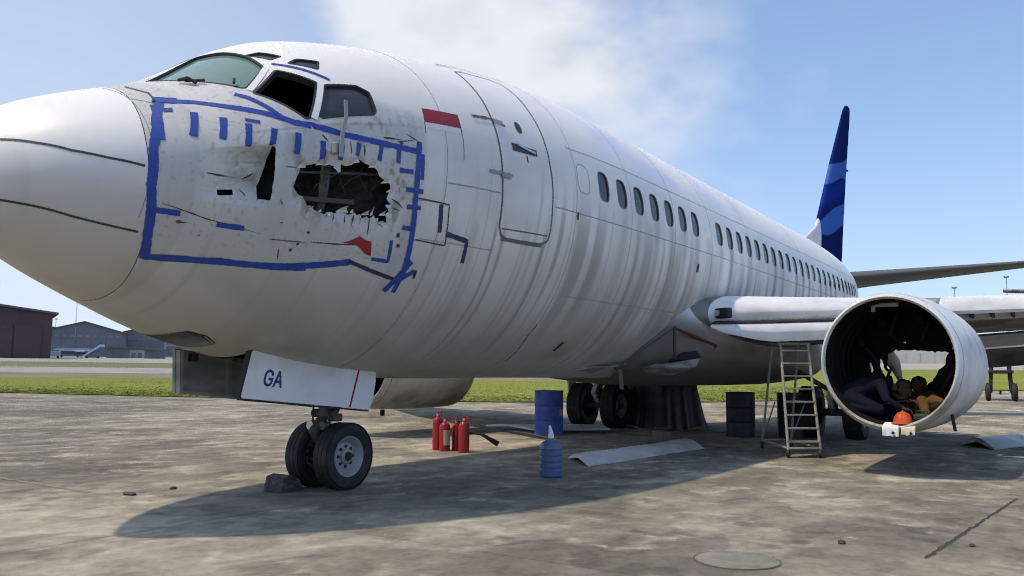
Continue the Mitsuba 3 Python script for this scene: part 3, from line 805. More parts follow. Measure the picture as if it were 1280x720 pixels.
# blue masking tape
BL, DK = 'mat_tape', 'mat_tape_dark'
TAPE = [([[1.248, 41.592], [1.45, 36.277], [1.662, 28.451], [2.087, 14.27], [2.51, 7.546], [2.902, 4.363], [3.30, 2.1]], .052, BL),
        ([[1.28, 44.5], [1.16, 27.0], [1.100, 6.604], [1.108, -12.15], [1.186, -34.475], [1.256, -47.2]], .068, BL), ([[1.20, 38], [1.155, 18], [1.15, 12]], .06, BL), ([[1.22, 43], [1.36, 39.0]], .085, BL),
        ([[3.303, 6.0], [3.289, -4.183], [3.299, -11.57], [3.342, -19.407], [3.378, -25.935], [3.4, -31.0]], .058, BL), ([[3.345, 1.355], [3.35, -6.018]], .04, BL),
        ([[1.235, -46.4], [1.466, -42.4], [1.726, -39.2], [2.202, -36.137], [2.454, -33.9], [2.785, -31.186]], .058, BL), ([[2.765, -31.0], [3.05, -33.0], [3.34, -34.6]], .035, DK), ([[2.1, -36.9], [2.40, -34.7]], .07, BL),
        ([[3.285, -38.6], [3.45, -28.6]], .06, BL), ([[3.40, -38.6], [3.41, -30.8]], .055, BL), ([[3.37, -34.9], [3.53, -31.4]], .05, BL), ([[3.545, -31.0], [3.56, -33.5]], .03, DK),
        ([[1.751, 36.2], [1.82, 31.897], [2.003, 16.8]], .04, BL), ([[2.20, 48.9], [2.255, 46.2], [2.54, 32.6]], .03, BL),
        ([[2.992, -29.4], [3.18, -29.6], [3.142, -23.4]], .035, BL), ([[3.625, -12.0], [3.682, -19.6]], .05, DK), ([[3.77, -19.7], [4.09, -20.9], [4.12, -27.2]], .05, DK),
        ([[3.333, -11.0], [3.731, -11.8], [3.80, -23.0], [3.408, -22.4]], .012, 'mat_strip')]
for a, b, w in (([1.41, 28.3], [1.352, 13], .055), ([1.582, 22.6], [1.539, 9.8], .055), ([1.737, 17.0], [1.708, 5], .05), ([1.722, 19.5], [1.821, 16.9], .03), ([1.915, 12.6], [1.886, 4.8], .05), ([2.098, 9.4], [2.076, .3], .05), ([2.305, 5.4], [2.306, -1.5], .05),
                ([2.476, 5.6], [2.476, -1.7], .05), ([2.645, 4.4], [2.637, -.3], .04), ([2.876, 3.8], [2.86, -1.6], .04), ([3.059, 3.3], [3.062, -2], .045)):
    TAPE.append(([a, b], w, BL))
for a, b in (([3.084, -3.9], [3.24, -4.1]), ([3.179, -9.0], [3.38, -9.2]), ([3.22, -13.7], [3.38, -13.6]), ([3.22, -19.5], [3.35, -19.6]), ([1.231, 32.6], [1.29, 32.1]), ([1.175, -23.4], [1.33, -23.4]), ([1.585, -25.6], [1.783, -25.5])):
    TAPE.append(([a, b], .042, BL))
for n_, (pth, w, mt) in enumerate(TAPE):
    strip('tape_strip', pth, w, mt, A, 0.0035 + 0.0009 * (n_ % 5), jitter=0.07, seed=n_)
patch('red_fragment', Polygon([[2.639, -25.7], [2.70, -25.0], [2.793, -23.3], [2.86, -24.2], [2.927, -24.5], [2.973, -28.7], [2.894, -28.0], [2.83, -26.6], [2.772, -25.9]]), 'mat_red', A, 0.006, label='red paint fragment under the hole')
# torn metal round the hole
r2 = np.random.default_rng(5)
def flap(x0, x1, t, length, lift, curl):
    """a torn petal of skin, hanging off the hole's rim"""
    n = 7
    rows = []
    for k in range(n):
        s = k / (n - 1)
        xm = (x0 + x1) / 2; hw = (x1 - x0) / 2 * (1 - 0.75 * s)
        td = t + length * s
        o = lift * s + curl * s * s
        rows.append(hull(np.array([xm - hw, xm + hw]), np.array([td, td + .25]), o))
    a = np.array(rows); v = a.reshape(-1, 3)
    f = []
    for k in range(n - 1):
        f += [[2 * k, 2 * k + 1, 2 * k + 3], [2 * k, 2 * k + 3, 2 * k + 2]]
    return trimesh.Trimesh(v, f, process=False)


for x_, w_, l_, c_ in ((2.26, .05, 1.9, .06), (2.36, .02, 1.0, .02), (2.45, .035, -.9, .03), (2.58, .06, 2.2, .08), (2.66, .02, 1.2, .03), (2.80, .05, 1.5, .05), (2.87, .015, 2.6, .03), (2.98, .04, 1.6, .07)):
    put('torn_flap', flap(x_ - w_, x_ + w_ * .8, -17.0 - .9 * r2.random(), l_, -.01, c_), 'mat_torn', A)
for x_, t_, l_ in ((2.14, -4.0, 2.2), (2.30, -3.0, 1.7), (2.46, -3.4, -1.8), (2.62, -2.2, 1.5), (2.80, -3.4, 1.7), (2.95, -7.6, 1.2), (3.02, -10.0, 1.2), (3.03, -13.5, -1.0)):
    put('torn_flap', flap(x_ - .04, x_ + .04, t_ - .3, l_, -.004, .03), 'mat_torn', A)
for pth in ([[2.50, -17.8], [2.49, -20.0]], [[2.43, -18], [2.42, -19.2]], [[2.60, -18], [2.605, -20.3]], [[2.68, -17.5], [2.68, -20.8]], [[2.76, -18.3], [2.77, -20.0]], [[2.86, -18.2], [2.865, -22.8]], [[2.25, -16.8], [2.23, -18.2]], [[2.95, -19], [3.03, -20.3]],
            [[3.04, -12.0], [3.12, -12.9], [3.17, -14.2]], [[3.07, -14.4], [3.15, -15.0]], [[2.0, -3.9], [2.10, -4.1]], [[2.30, 8.0], [2.35, 5.2]], [[2.56, 5.0], [2.575, 0.2]], [[2.70, 3.8], [2.71, -.6]], [[1.99, -14.5], [2.03, -16.6]],
            [[1.2, -20], [1.5, -24], [1.9, -26.5]], [[2.0, -27.8], [2.3, -27.2]], [[2.35, -26.8], [2.62, -26.4], [2.95, -25.2]], [[2.10, -30.5], [2.13, -34.0]], [[1.32, -27.2], [1.40, -26.8]], [[3.05, 5.5], [3.16, 6.0], [3.28, 6.9]], [[3.16, 8.8], [3.3, 6.0]], [[2.90, 6.8], [3.1, 6.3]],
            [[1.44, -6.0], [1.52, -6.8], [1.66, -7.6]], [[1.72, -8.0], [1.80, -5.6]], [[1.70, -12.0], [1.75, -14.6]]):
    strip('scratch', pth, 0.012 * r2.uniform(.7, 1.3), 'mat_scratch', A, 0.004, jitter=.35, taper=True, seed=int(r2.integers(999)))
for x_, t_, s_ in ((2.30, -24.0, .02), (2.24, -28.0, .018), (2.2, -30.2, .022), (1.34, -27, .03), (3.20, -21.8, .03), (3.23, -24.6, .03), (1.5, -31, .012), (2.6, -33, .012), (3.09, 5.0, .03), (1.29, 33.5, .015), (2.05, -22, .012)):
    patch('pockmark', Polygon([(x_ + s_ * r2.uniform(.5, 1) * math.cos(a), t_ + s_ / KT * r2.uniform(.4, .9) * math.sin(a)) for a in np.linspace(0, 2 * np.pi, 8, endpoint=False)]), 'mat_scratch', A, 0.004)
# bent blade hanging over the tape edge, with its clip
put('bent_blade', loft([[hull(x_, t_, o_) + np.array([dx, 0, 0]) for dx, o_ in ((-.020, .03 + e), (.020, .03 + e), (.020, .042 + e), (-.020, .042 + e))] for x_, t_, e in ((2.53, 19.5, .05), (2.50, 13.5, .04), (2.455, 7.0, .015), (2.435, 3.0, .03), (2.43, -1.2, .05))]), 'mat_alu_dull', A, label='bent pale metal blade hanging over the tape')
put('blade_clip', bx((.05, .05, .10), hull(2.40, 2.0, .03), chamfer=.01), 'mat_alu_dull', A)
pb = put('pitot_probe', rods([hull(1.235, 41.0, .0), hull(1.20, 43.0, .06), hull(1.10, 50, .075)], .008, 8), 'mat_alu_dull', A)
# inside of the hole: insulation blanket, ribs, stringer
gxh = np.linspace(1.75, 3.35, 60); gth = np.linspace(-26, 8, 60)
XX, TTg = np.meshgrid(gxh, gth, indexing='ij')
ins = 0.30 - 0.14 * np.clip((XX - 2.6) / .3, 0, 1) + 0.20 * (meshkit.fbm(np.stack([XX * 7, TTg * .25, XX * 0], -1), 4, 3) - .5)
Pi = hull0(XX, np.radians(TTg)) - nrm(XX, np.radians(TTg)) * ins[..., None]
i, j = np.meshgrid(np.arange(59), np.arange(59), indexing='ij')
q = np.stack([i * 60 + j, (i + 1) * 60 + j, (i + 1) * 60 + j + 1, i * 60 + j + 1], -1).reshape(-1, 4)
put('insulation', trimesh.Trimesh(Pi.reshape(-1, 3), np.vstack([q[:, :3], q[:, [0, 2, 3]]]), process=False), 'mat_insul', A, smooth=True, label='dark crumpled insulation seen through the hole')
inn = lambda x_, t_, d_: hull0(np.array([x_]), np.radians(np.array([t_])))[0] - nrm(np.array([x_]), np.radians(np.array([t_])))[0] * d_
scene['mat_rib'] = twosided(pr((0.055, 0.054, 0.05), 0.6))
for x_ in (2.42,):
    put('rib', loft([[inn(x_ - .035, t_, .12), inn(x_ + .035, t_, .12), inn(x_ + .035, t_, .16), inn(x_ - .035, t_, .16)] for t_ in np.linspace(-22, 4, 10)]), 'mat_rib', A)
put('stringer', loft([[inn(x_, -14.6, .08), inn(x_, -13.2, .08), inn(x_, -13.2, .10), inn(x_, -14.6, .10)] for x_ in np.linspace(2.0, 2.70, 8)]), 'mat_rib', A)
put('stringer', loft([[inn(x_, -5.6, .10), inn(x_, -4.9, .10), inn(x_, -4.9, .12), inn(x_, -5.6, .12)] for x_ in np.linspace(2.0, 3.1, 8)]), 'mat_rib', A)
rw = np.random.default_rng(21)
for k in range(9):                        # hanging wire ends
    x_, t_ = 2.18 + .095 * k + rw.normal(0, .03), -3.0 - rw.uniform(0, 2)
    pts_ = [inn(x_, t_, .10)]
    for q_ in range(5):
        x_ += rw.normal(0, .035); t_ -= rw.uniform(.6, 1.9)
        pts_.append(inn(x_, t_, .07 + rw.uniform(-.03, .06)))
    put('loose_wire', rods(pts_, .0035, 5), 'mat_gasket', A)
# crew floor and a bulkhead keep the hull dark inside
put('cabin_floor', bx((20, 3.2, .05), (13.75, 0, 2.55)), 'mat_dark', A)
put('cockpit_floor', bx((1.6, 1.8, .04), (2.4, .35, 2.72)), 'mat_dark', A)
put('bulkhead', bx((.04, 3.2, 3.2), (3.25, 0, 3.1)), 'mat_dark', A)
scene.pop(A + '__bulkhead')
put('bulkhead', loft([hull(np.full(40, x_), np.linspace(-180, 180, 40, endpoint=False), -.05) for x_ in (3.6, 3.64)]), 'mat_dark', A)
# belly hatch recess and nose wheel well
put('belly_hatch', cat([reveal_mesh(HATCH, 0.0, -.42), strip_mesh(HATCH, .02, .003, closed=True)]), 'mat_inner', A, label='open hatch in the belly under the nose')
put('wheel_well', bx((1.72, .80, .5), (3.46, 0, 1.75)), 'mat_dark', A)
patch('hatch_inner', Polygon(HATCH).buffer(.0), 'mat_dark', A, -.42, .1, 6)

put('hatch_shade', strip_mesh([(1.95, -84), (2.0, -77), (2.13, -75.7), (2.27, -78.3), (2.275, -83)], .055, .003, taper=True), 'mat_dark', A)  # dark strip on the near rim, shade of the opening put in as colour
# nose gear
NG = thing(A + '__nose_gear', 'nose landing gear with twin wheels')
def wheel(parent, x, y, z, R, W, rimR, side, holes_n=8):
    h = W / 2
    prof = [(rimR, -h * .72), (rimR + .02, -h * .86), (R * .80, -h), (R * .92, -h * .93), (R * .985, -h * .62)]
    for g in (-.40, -.13, .13, .40):
        prof += [(R, W * (g - .045)), (R - .008, W * (g - .02)), (R - .008, W * (g + .02)), (R, W * (g + .045))]
    prof += [(R * .985, h * .62), (R * .92, h * .93), (R * .80, h), (rimR + .02, h * .86), (rimR, h * .72)]
    put('tyre', lathe(prof, 56, 'y', (x, y, z)), 'mat_rubber', parent, smooth=35)
    s = side
    rp = [(.0, s * h * .62), (.045, s * h * .62), (.05, s * h * .55), (.075, s * h * .5), (.08, s * h * .28), (rimR * .68, s * h * .20), (rimR * .80, s * h * .42), (rimR * .9, s * h * .70), (rimR + .004, s * h * .82), (rimR + .010, s * h * .70)]
    rk = put('rim', lathe(rp, 48, 'y', (x, y, z)), 'mat_rim', parent, smooth=30)
    for k in range(holes_n):
        a = 2 * np.pi * k / holes_n
        c = np.array([x + rimR * .50 * math.cos(a), y + s * h * .30, z + rimR * .50 * math.sin(a)])
        put('rim_hole', rod(c - [0, s * .05, 0], c + [0, s * .003, 0], rimR * .085, 10), 'mat_dark', rk)
    put('hub_cap', rod((x, y + s * h * .3, z), (x, y + s * h * .78, z), .045, 14), 'mat_dark', rk)


for y_, s_ in ((-.205, -1), (.205, 1)):
    wk = thing(NG + '__wheel', None) if False else NG
    wheel(NG, 4.01, y_, .345, .345, .20, .205, s_)
put('axle', rod((4.01, -.26, .345), (4.01, .26, .345), .045), 'mat_strut', NG)
put('piston', rod((3.99, 0, .345), (3.95, 0, .86), .048, 16), 'mat_chrome', NG)
put('strut', rod((3.96, 0, .72), (3.86, 0, 1.75), .085, 16), 'mat_strut', NG)
put('drag_brace', cat([rod((3.98, -.10, .80), (4.26, -.14, 1.35), .035), rod((3.98, .10, .80), (4.26, .14, 1.35), .035)]), 'mat_strut', NG)
put('torsion_link', cat([extrude_xz([(3.90, .78), (3.96, .80), (3.80, .60), (3.74, .60)], -.05, .05), extrude_xz([(3.74, .60), (3.80, .60), (3.99, .40), (3.93, .37)], -.05, .05)]), 'mat_strut', NG)
for y_ in (-.07, .06):
    put('hose', rods([(3.90, y_, 1.3), (3.84, y_ * 1.4, 1.0), (3.86, y_ * 1.8, .72), (3.95, y_ * 1.6, .5), (4.0, y_ * 1.5, .38)], .010, 6), 'mat_black_plastic', NG)
put('taxi_light', rod((3.86, -.09, .66), (3.80, -.09, .66), .045, 14), 'mat_strut', NG)
put('taxi_light', rod((3.86, .09, .66), (3.80, .09, .66), .05, 14), 'mat_alu', NG)
put('steering_actuator', cat([rod((3.92, -.16, .78), (3.92, .16, .78), .045), bx((.1, .12, .08), (3.98, -.1, .74), chamfer=.01)]), 'mat_strut', NG)
# gear doors
pd = Polygon([(2.60, 1.40), (4.22, 1.215), (4.225, 1.12), (4.18, .90), (4.13, .825), (2.49, .975)]).buffer(-.02).buffer(.02)
k = put('nose_gear_door', extrude_xz(pd, -.43, -.395), 'mat_white', NG, label='white near gear door lettered GA with a red line')
tm = meshkit.text_mesh('GA', 0.145, 0.003, bold=True)
v = tm.vertices.copy() * [0.80, 1, 1]
v[:, 0] += 0.22 * v[:, 1]
tm.vertices = np.stack([2.715 + v[:, 0], -.4305 - v[:, 2], 1.088 + v[:, 1] - 0.10 * v[:, 0]], -1)
put('lettering', tm, 'mat_navy', k)
put('red_line', extrude_xz([(3.955, 1.24), (3.98, 1.238), (3.86, .855), (3.835, .857)], -.4325, -.4302), 'mat_red', k)
put('edge_strip', extrude_xz([(2.49, .972), (4.13, .822), (4.13, .805), (2.49, .955)], -.428, -.38), 'mat_dark', k)
put('front_edge', extrude_xz([(2.585, 1.40), (2.607, 1.40), (2.497, .975), (2.475, .975)], -.425, -.36), 'mat_dark', k)
sd = [(2.38, 1.42), (4.22, 1.22), (4.13, .825), (2.40, 1.01)]
k = put('nose_gear_door', extrude_xz(sd, .395, .43), 'mat_belly', NG, label='far gear door showing its grimy inner face')
put('stiffener', cat([extrude_xz([(2.39, 1.40), (2.43, 1.40), (2.45, 1.0), (2.41, 1.0)], .33, .394), extrude_xz([(2.43, 1.035), (4.1, .86), (4.1, .83), (2.43, 1.0)], .34, .394), extrude_xz([(2.95, 1.34), (3.0, 1.34), (3.02, .95), (2.97, .95)], .36, .394)]), 'mat_belly', k)
put('hinge_bracket', bx((.07, .08, .07), (2.56, .36, 1.335), chamfer=.01), 'mat_dark', k)
put('link_rod', rod((3.3, -.39, .92), (3.3, .39, .93), .016), 'mat_strut', NG)

# main gears
for s in (-1, 1):
    G = thing(free(A + '__main_gear'), None); labels.pop(G, None); labels[G] = {'label': ('near' if s < 0 else 'far') + ' main landing gear with two dark wheels'}
    for y_ in (2.18, 3.03):
        wheel(G, 15.1, s * y_, .51, .51, .36, .27, (1 if y_ > 2.6 else -1) * s)
    put('axle', rod((15.1, s * 2.0, .51), (15.1, s * 3.2, .51), .07), 'mat_strut', G)
    put('strut', cat([rod((15.1, s * 2.6, .45), (14.95, s * 2.6, 2.2), .10, 14)]), 'mat_strut', G)
    put('side_brace', rod((15.05, s * 2.55, .95), (14.7, s * 1.2, 1.8), .05), 'mat_strut', G)
    put('gear_door', extrude_xz([(14.6, 1.95), (15.25, 1.95), (15.2, .75), (14.95, .72)], s * 3.30 - .02, s * 3.30 + .02), 'mat_white', G)
    put('torque_link', extrude_xz([(14.95, 1.05), (14.78, .80), (15.02, .55), (15.05, .62), (14.86, .80), (15.02, 1.0)], s * 2.6 - .05, s * 2.6 + .05), 'mat_white_rough', G)

# wing-body fairing
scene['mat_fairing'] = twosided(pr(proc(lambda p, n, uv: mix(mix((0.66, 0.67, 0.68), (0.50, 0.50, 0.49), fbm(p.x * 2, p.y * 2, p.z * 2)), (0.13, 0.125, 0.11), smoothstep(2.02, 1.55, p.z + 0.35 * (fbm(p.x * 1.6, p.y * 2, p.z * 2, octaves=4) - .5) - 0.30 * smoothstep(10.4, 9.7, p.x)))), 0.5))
def fair(x, wy, zt, zb, n=40, e=0.55):
    a = np.linspace(0, 2 * np.pi, n, endpoint=False)
    c, s = np.cos(a), np.sin(a)
    zm, h = (zt + zb) / 2, (zt - zb) / 2
    return np.stack([np.full(n, x), wy * np.sign(c) * np.abs(c) ** e, zm + h * np.sign(s) * np.abs(s) ** e], -1)


FS = PchipInterpolator([9.2, 9.7, 10.2, 10.9, 12, 15, 17.0, 18.6, 19.3], np.array([[1.2, 2.2, 1.30], [1.62, 2.40, 1.22], [1.86, 2.5, 1.14], [1.99, 2.55, 1.08], [2.06, 2.56, 1.02], [2.04, 2.5, 1.02], [1.95, 2.3, 1.08], [1.5, 2.0, 1.25], [.9, 1.8, 1.4]]))
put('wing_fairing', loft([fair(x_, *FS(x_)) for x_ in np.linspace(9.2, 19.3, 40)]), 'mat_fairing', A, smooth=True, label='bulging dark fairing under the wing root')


def airfoil(le, te, zl, zt, thick, n=26):
    t = (1 - np.cos(np.linspace(0, np.pi, n))) / 2
    y = 5 * (0.2969 * np.sqrt(t) - .126 * t - .3516 * t ** 2 + .2843 * t ** 3 - .1036 * t ** 4) * thick
    up = np.stack([le + (te - le) * t, zl + (zt - zl) * t + y * 1.05 + .03 * thick * np.sin(np.pi * t)], -1)
    lo = np.stack([le + (te - le) * t, zl + (zt - zl) * t - y * .92], -1)
    return np.vstack([up, lo[-2:0:-1]])


def wing_sections(st, sgn):
    out = []
    for y_, le, te, zl, zt, th_ in st:
        a = airfoil(le, te, zl, zt, th_)
        out.append(np.stack([a[:, 0], np.full(len(a), sgn * y_), a[:, 1]], -1))
    return out


WST = [(1.2, 9.75, 17.2, 2.12, 1.95, .86), (1.9, 10.05, 17.1, 2.16, 1.98, .82), (2.7, 10.72, 16.95, 2.21, 2.02, .70), (3.6, 11.36, 16.8, 2.25, 2.06, .60), (4.8, 12.05, 16.65, 2.29, 2.10, .50), (6.5, 13.0, 16.9, 2.36, 2.2, .42), (10, 15.2, 18.6, 2.75, 2.65, .30), (14.2, 18.3, 19.9, 3.25, 3.2, .15), (14.42, 18.7, 19.9, 3.28, 3.24, .06)]
for s in (-1, 1):
    W = put('wing', loft(wing_sections(WST, s)), 'mat_wing_under', A, smooth=40, label=('near' if s < 0 else 'far') + ' wing with its leading and trailing flaps out')
    # bare metal and white leading edge
    def le_skin(y0, y1, frac, off):
        rows = []
        for y_ in np.linspace(y0, y1, 14):
            v = [np.interp(y_, [q[0] for q in WST], [q[c] for q in WST]) for c in range(1, 6)]
            a = airfoil(*v)
            n = len(a) // 2 + 1
            k_ = 9
            seg = np.vstack([a[-k_ + 4:][:], a[:k_]])
            c = np.array([v[0] + (v[1] - v[0]) * .3, v[2]])
            d = seg - c
            seg = c + d * (1 + off / np.linalg.norm(d, axis=1, keepdims=True))
            rows.append(np.stack([seg[:, 0], np.full(len(seg), s * y_), seg[:, 1]], -1))
        return loft(np.array(rows), closed=False, caps=False)
    put('leading_edge', le_skin(1.92, 4.15, .1, .006), 'mat_white', W, smooth=True)
    put('leading_edge', le_skin(4.9, 14.2, .1, .010), 'mat_white_rough', W, smooth=True)
    # slat drooped ahead of the outer leading edge, scalloped tracks under it
    rows = []
    for y_ in np.linspace(4.95, 14.0, 20):
        le = np.interp(y_, [q[0] for q in WST], [q[1] for q in WST]); zl = np.interp(y_, [q[0] for q in WST], [q[3] for q in WST]); k_ = 1 - .5 * (y_ - 5) / 9.4
        prof = np.array([(.16, .16), (-.05, .115), (-.20, .02), (-.27, -.10), (-.25, -.15), (-.17, -.13), (-.07, -.02), (.08, .10)]) * k_ + [le - .02, zl + .02]
        rows.append(np.stack([prof[:, 0], np.full(8, s * y_), prof[:, 1]], -1))
    put('slat', loft(np.array(rows)), 'mat_white', W, smooth=40)
    if s < 0:
        for y_ in np.arange(5.05, 8.2, .27):
            le = np.interp(y_, [q[0] for q in WST], [q[1] for q in WST])
            put('slat_track', bx((.34, .05, .12), (le + .06, s * y_, 2.19 + .03 * (y_ - 5)), chamfer=.01), 'mat_strip', W)
    # krueger flap hanging below the inner leading edge
    yy = np.linspace(2.0, 4.05, 12)
    lee = np.interp(yy, [q[0] for q in WST], [q[1] for q in WST])
    drop = np.interp((yy - 2) / 2.05, [0, .03, .33, 1], [.05, .10, .27, .25])
    rows = [[(l_ + .04, s * y_, 2.03 + .04 * (y_ - 2)), (l_ - .13, s * y_, 1.99 + .045 * (y_ - 2)), (l_ - .19 - .05 * d_, s * y_, 1.985 + .045 * (y_ - 2) - d_ * .5), (l_ - .15, s * y_, 1.98 + .04 * (y_ - 2) - d_), (l_ - .12, s * y_, 1.985 + .04 * (y_ - 2) - d_), (l_ - .13, s * y_, 1.96 + .045 * (y_ - 2) - d_ * .4)] for y_, l_, d_ in zip(yy, lee, drop)]
    kf = put('krueger_flap', loft(rows), 'mat_white', W, smooth=50)
    put('gap_shadow', loft([[(l_ - .14, s * y_, 1.995 + .045 * (y_ - 2)), (l_ - .14, s * y_, 2.02 + .045 * (y_ - 2)), (l_ - .02, s * y_, 2.05 + .045 * (y_ - 2)), (l_ - .02, s * y_, 2.0 + .045 * (y_ - 2))] for y_, l_ in zip(yy, lee)]), 'mat_dark', kf)  # dark strip standing for the shadow gap above the flap
    # landing light at the root
    c = np.array([10.12, s * 2.12, 2.17])
    lk = put('landing_light', bx((.10, .30, .16), c + [.02, s * .02, 0], rz=s * .45, chamfer=.02), 'mat_dark', W)
    put('lamp', cat([rod(c + [-.03, s * -.05, 0], c + [-.055, s * -.062, 0], .045, 14), rod(c + [.03, s * .09, 0], c + [.0, s * .08, 0], .045, 14)]), 'mat_alu', lk)
    # trailing flaps, run out and down
    for y0, y1 in ((2.2, 4.3), (4.95, 10.5)):
        for n_, (dx0, dz0, dx1, dz1) in enumerate(((-.35, -.10, .45, -.30), (.50, -.33, 1.1, -.70))):
            if y0 < 3:
                dx0, dz0, dx1, dz1 = dx0, dz0 * .35, dx1 * .8, dz1 * .22
            rows = []
            for y_ in (y0, (y0 + y1) / 2, y1):
                te = np.interp(y_, [q[0] for q in WST], [q[2] for q in WST]); zt = np.interp(y_, [q[0] for q in WST], [q[4] for q in WST])
                a = np.array([(dx0, dz0), (dx0 + .12, dz0 + .05), (dx1, dz1 + .02), (dx1, dz1), (dx0 + .2, dz0 - .07)])
                rows.append(np.stack([te + a[:, 0], np.full(5, s * y_), zt + a[:, 1]], -1))
            put('flap', loft(rows), 'mat_wing_under' if n_ else 'mat_white', W)
    for y_ in (3.4, 6.6, 9.0):
        te = np.interp(y_, [q[0] for q in WST], [q[2] for q in WST]); zt = np.interp(y_, [q[0] for q in WST], [q[4] for q in WST])
        put('flap_track_fairing', loft([[(te + x_, s * y_ + .13 * w_ * math.cos(a), zt + z_ + .19 * w_ * math.sin(a)) for a in np.linspace(0, 2 * np.pi, 12, endpoint=False)] for x_, z_, w_ in ((-2.0, -.2, .05), (-1.4, -.28, .8), (-.5, -.34, 1), (.5, -.55, .9), (1.3, -.95, .3))]), 'mat_wing_under', W, smooth=40)

# tailplane and fin
scene['mat_tailplane'] = twosided(pr((0.12, 0.12, 0.12), 0.5))
SST = [(.3, 25.3, 28.9, 4.32, 4.32, .50), (.9, 25.75, 29.05, 4.40, 4.40, .44), (3.5, 27.6, 29.95, 4.70, 4.70, .28), (6.25, 29.6, 30.9, 5.02, 5.02, .14), (6.4, 29.9, 30.9, 5.04, 5.04, .05)]
for s in (-1, 1):
    put('tailplane', loft(wing_sections(SST, s)), 'mat_tailplane', A, smooth=40)
FST = [(4.75, 22.6, 28.55, .12), (5.25, 23.2, 28.6, .15), (6.0, 25.0, 28.85, .25), (6.5, 25.55, 29.0, .35), (8.6, 27.35, 29.75, .26), (11.1, 29.65, 30.75, .14), (11.32, 29.95, 30.8, .09), (11.42, 30.3, 30.8, .03)]
rows = []
for z_, le, te, th_ in FST:
    a = airfoil(le, te, 0, 0, th_)
    rows.append(np.stack([a[:, 0], a[:, 1], np.full(len(a), z_)], -1))
fk = put('tail_fin', loft(rows), 'mat_fin', A, smooth=40, label='tall dark blue tail fin with two lighter blue bands')
put('beacon', bx((.05, .06, .06), (29.6, -.08, 8.75)), 'mat_dark', fk)

# engine nacelles, emptied of their engines
scene['mat_pipe'] = twosided(pr((0.06, 0.055, 0.05), 0.5, 0.3))


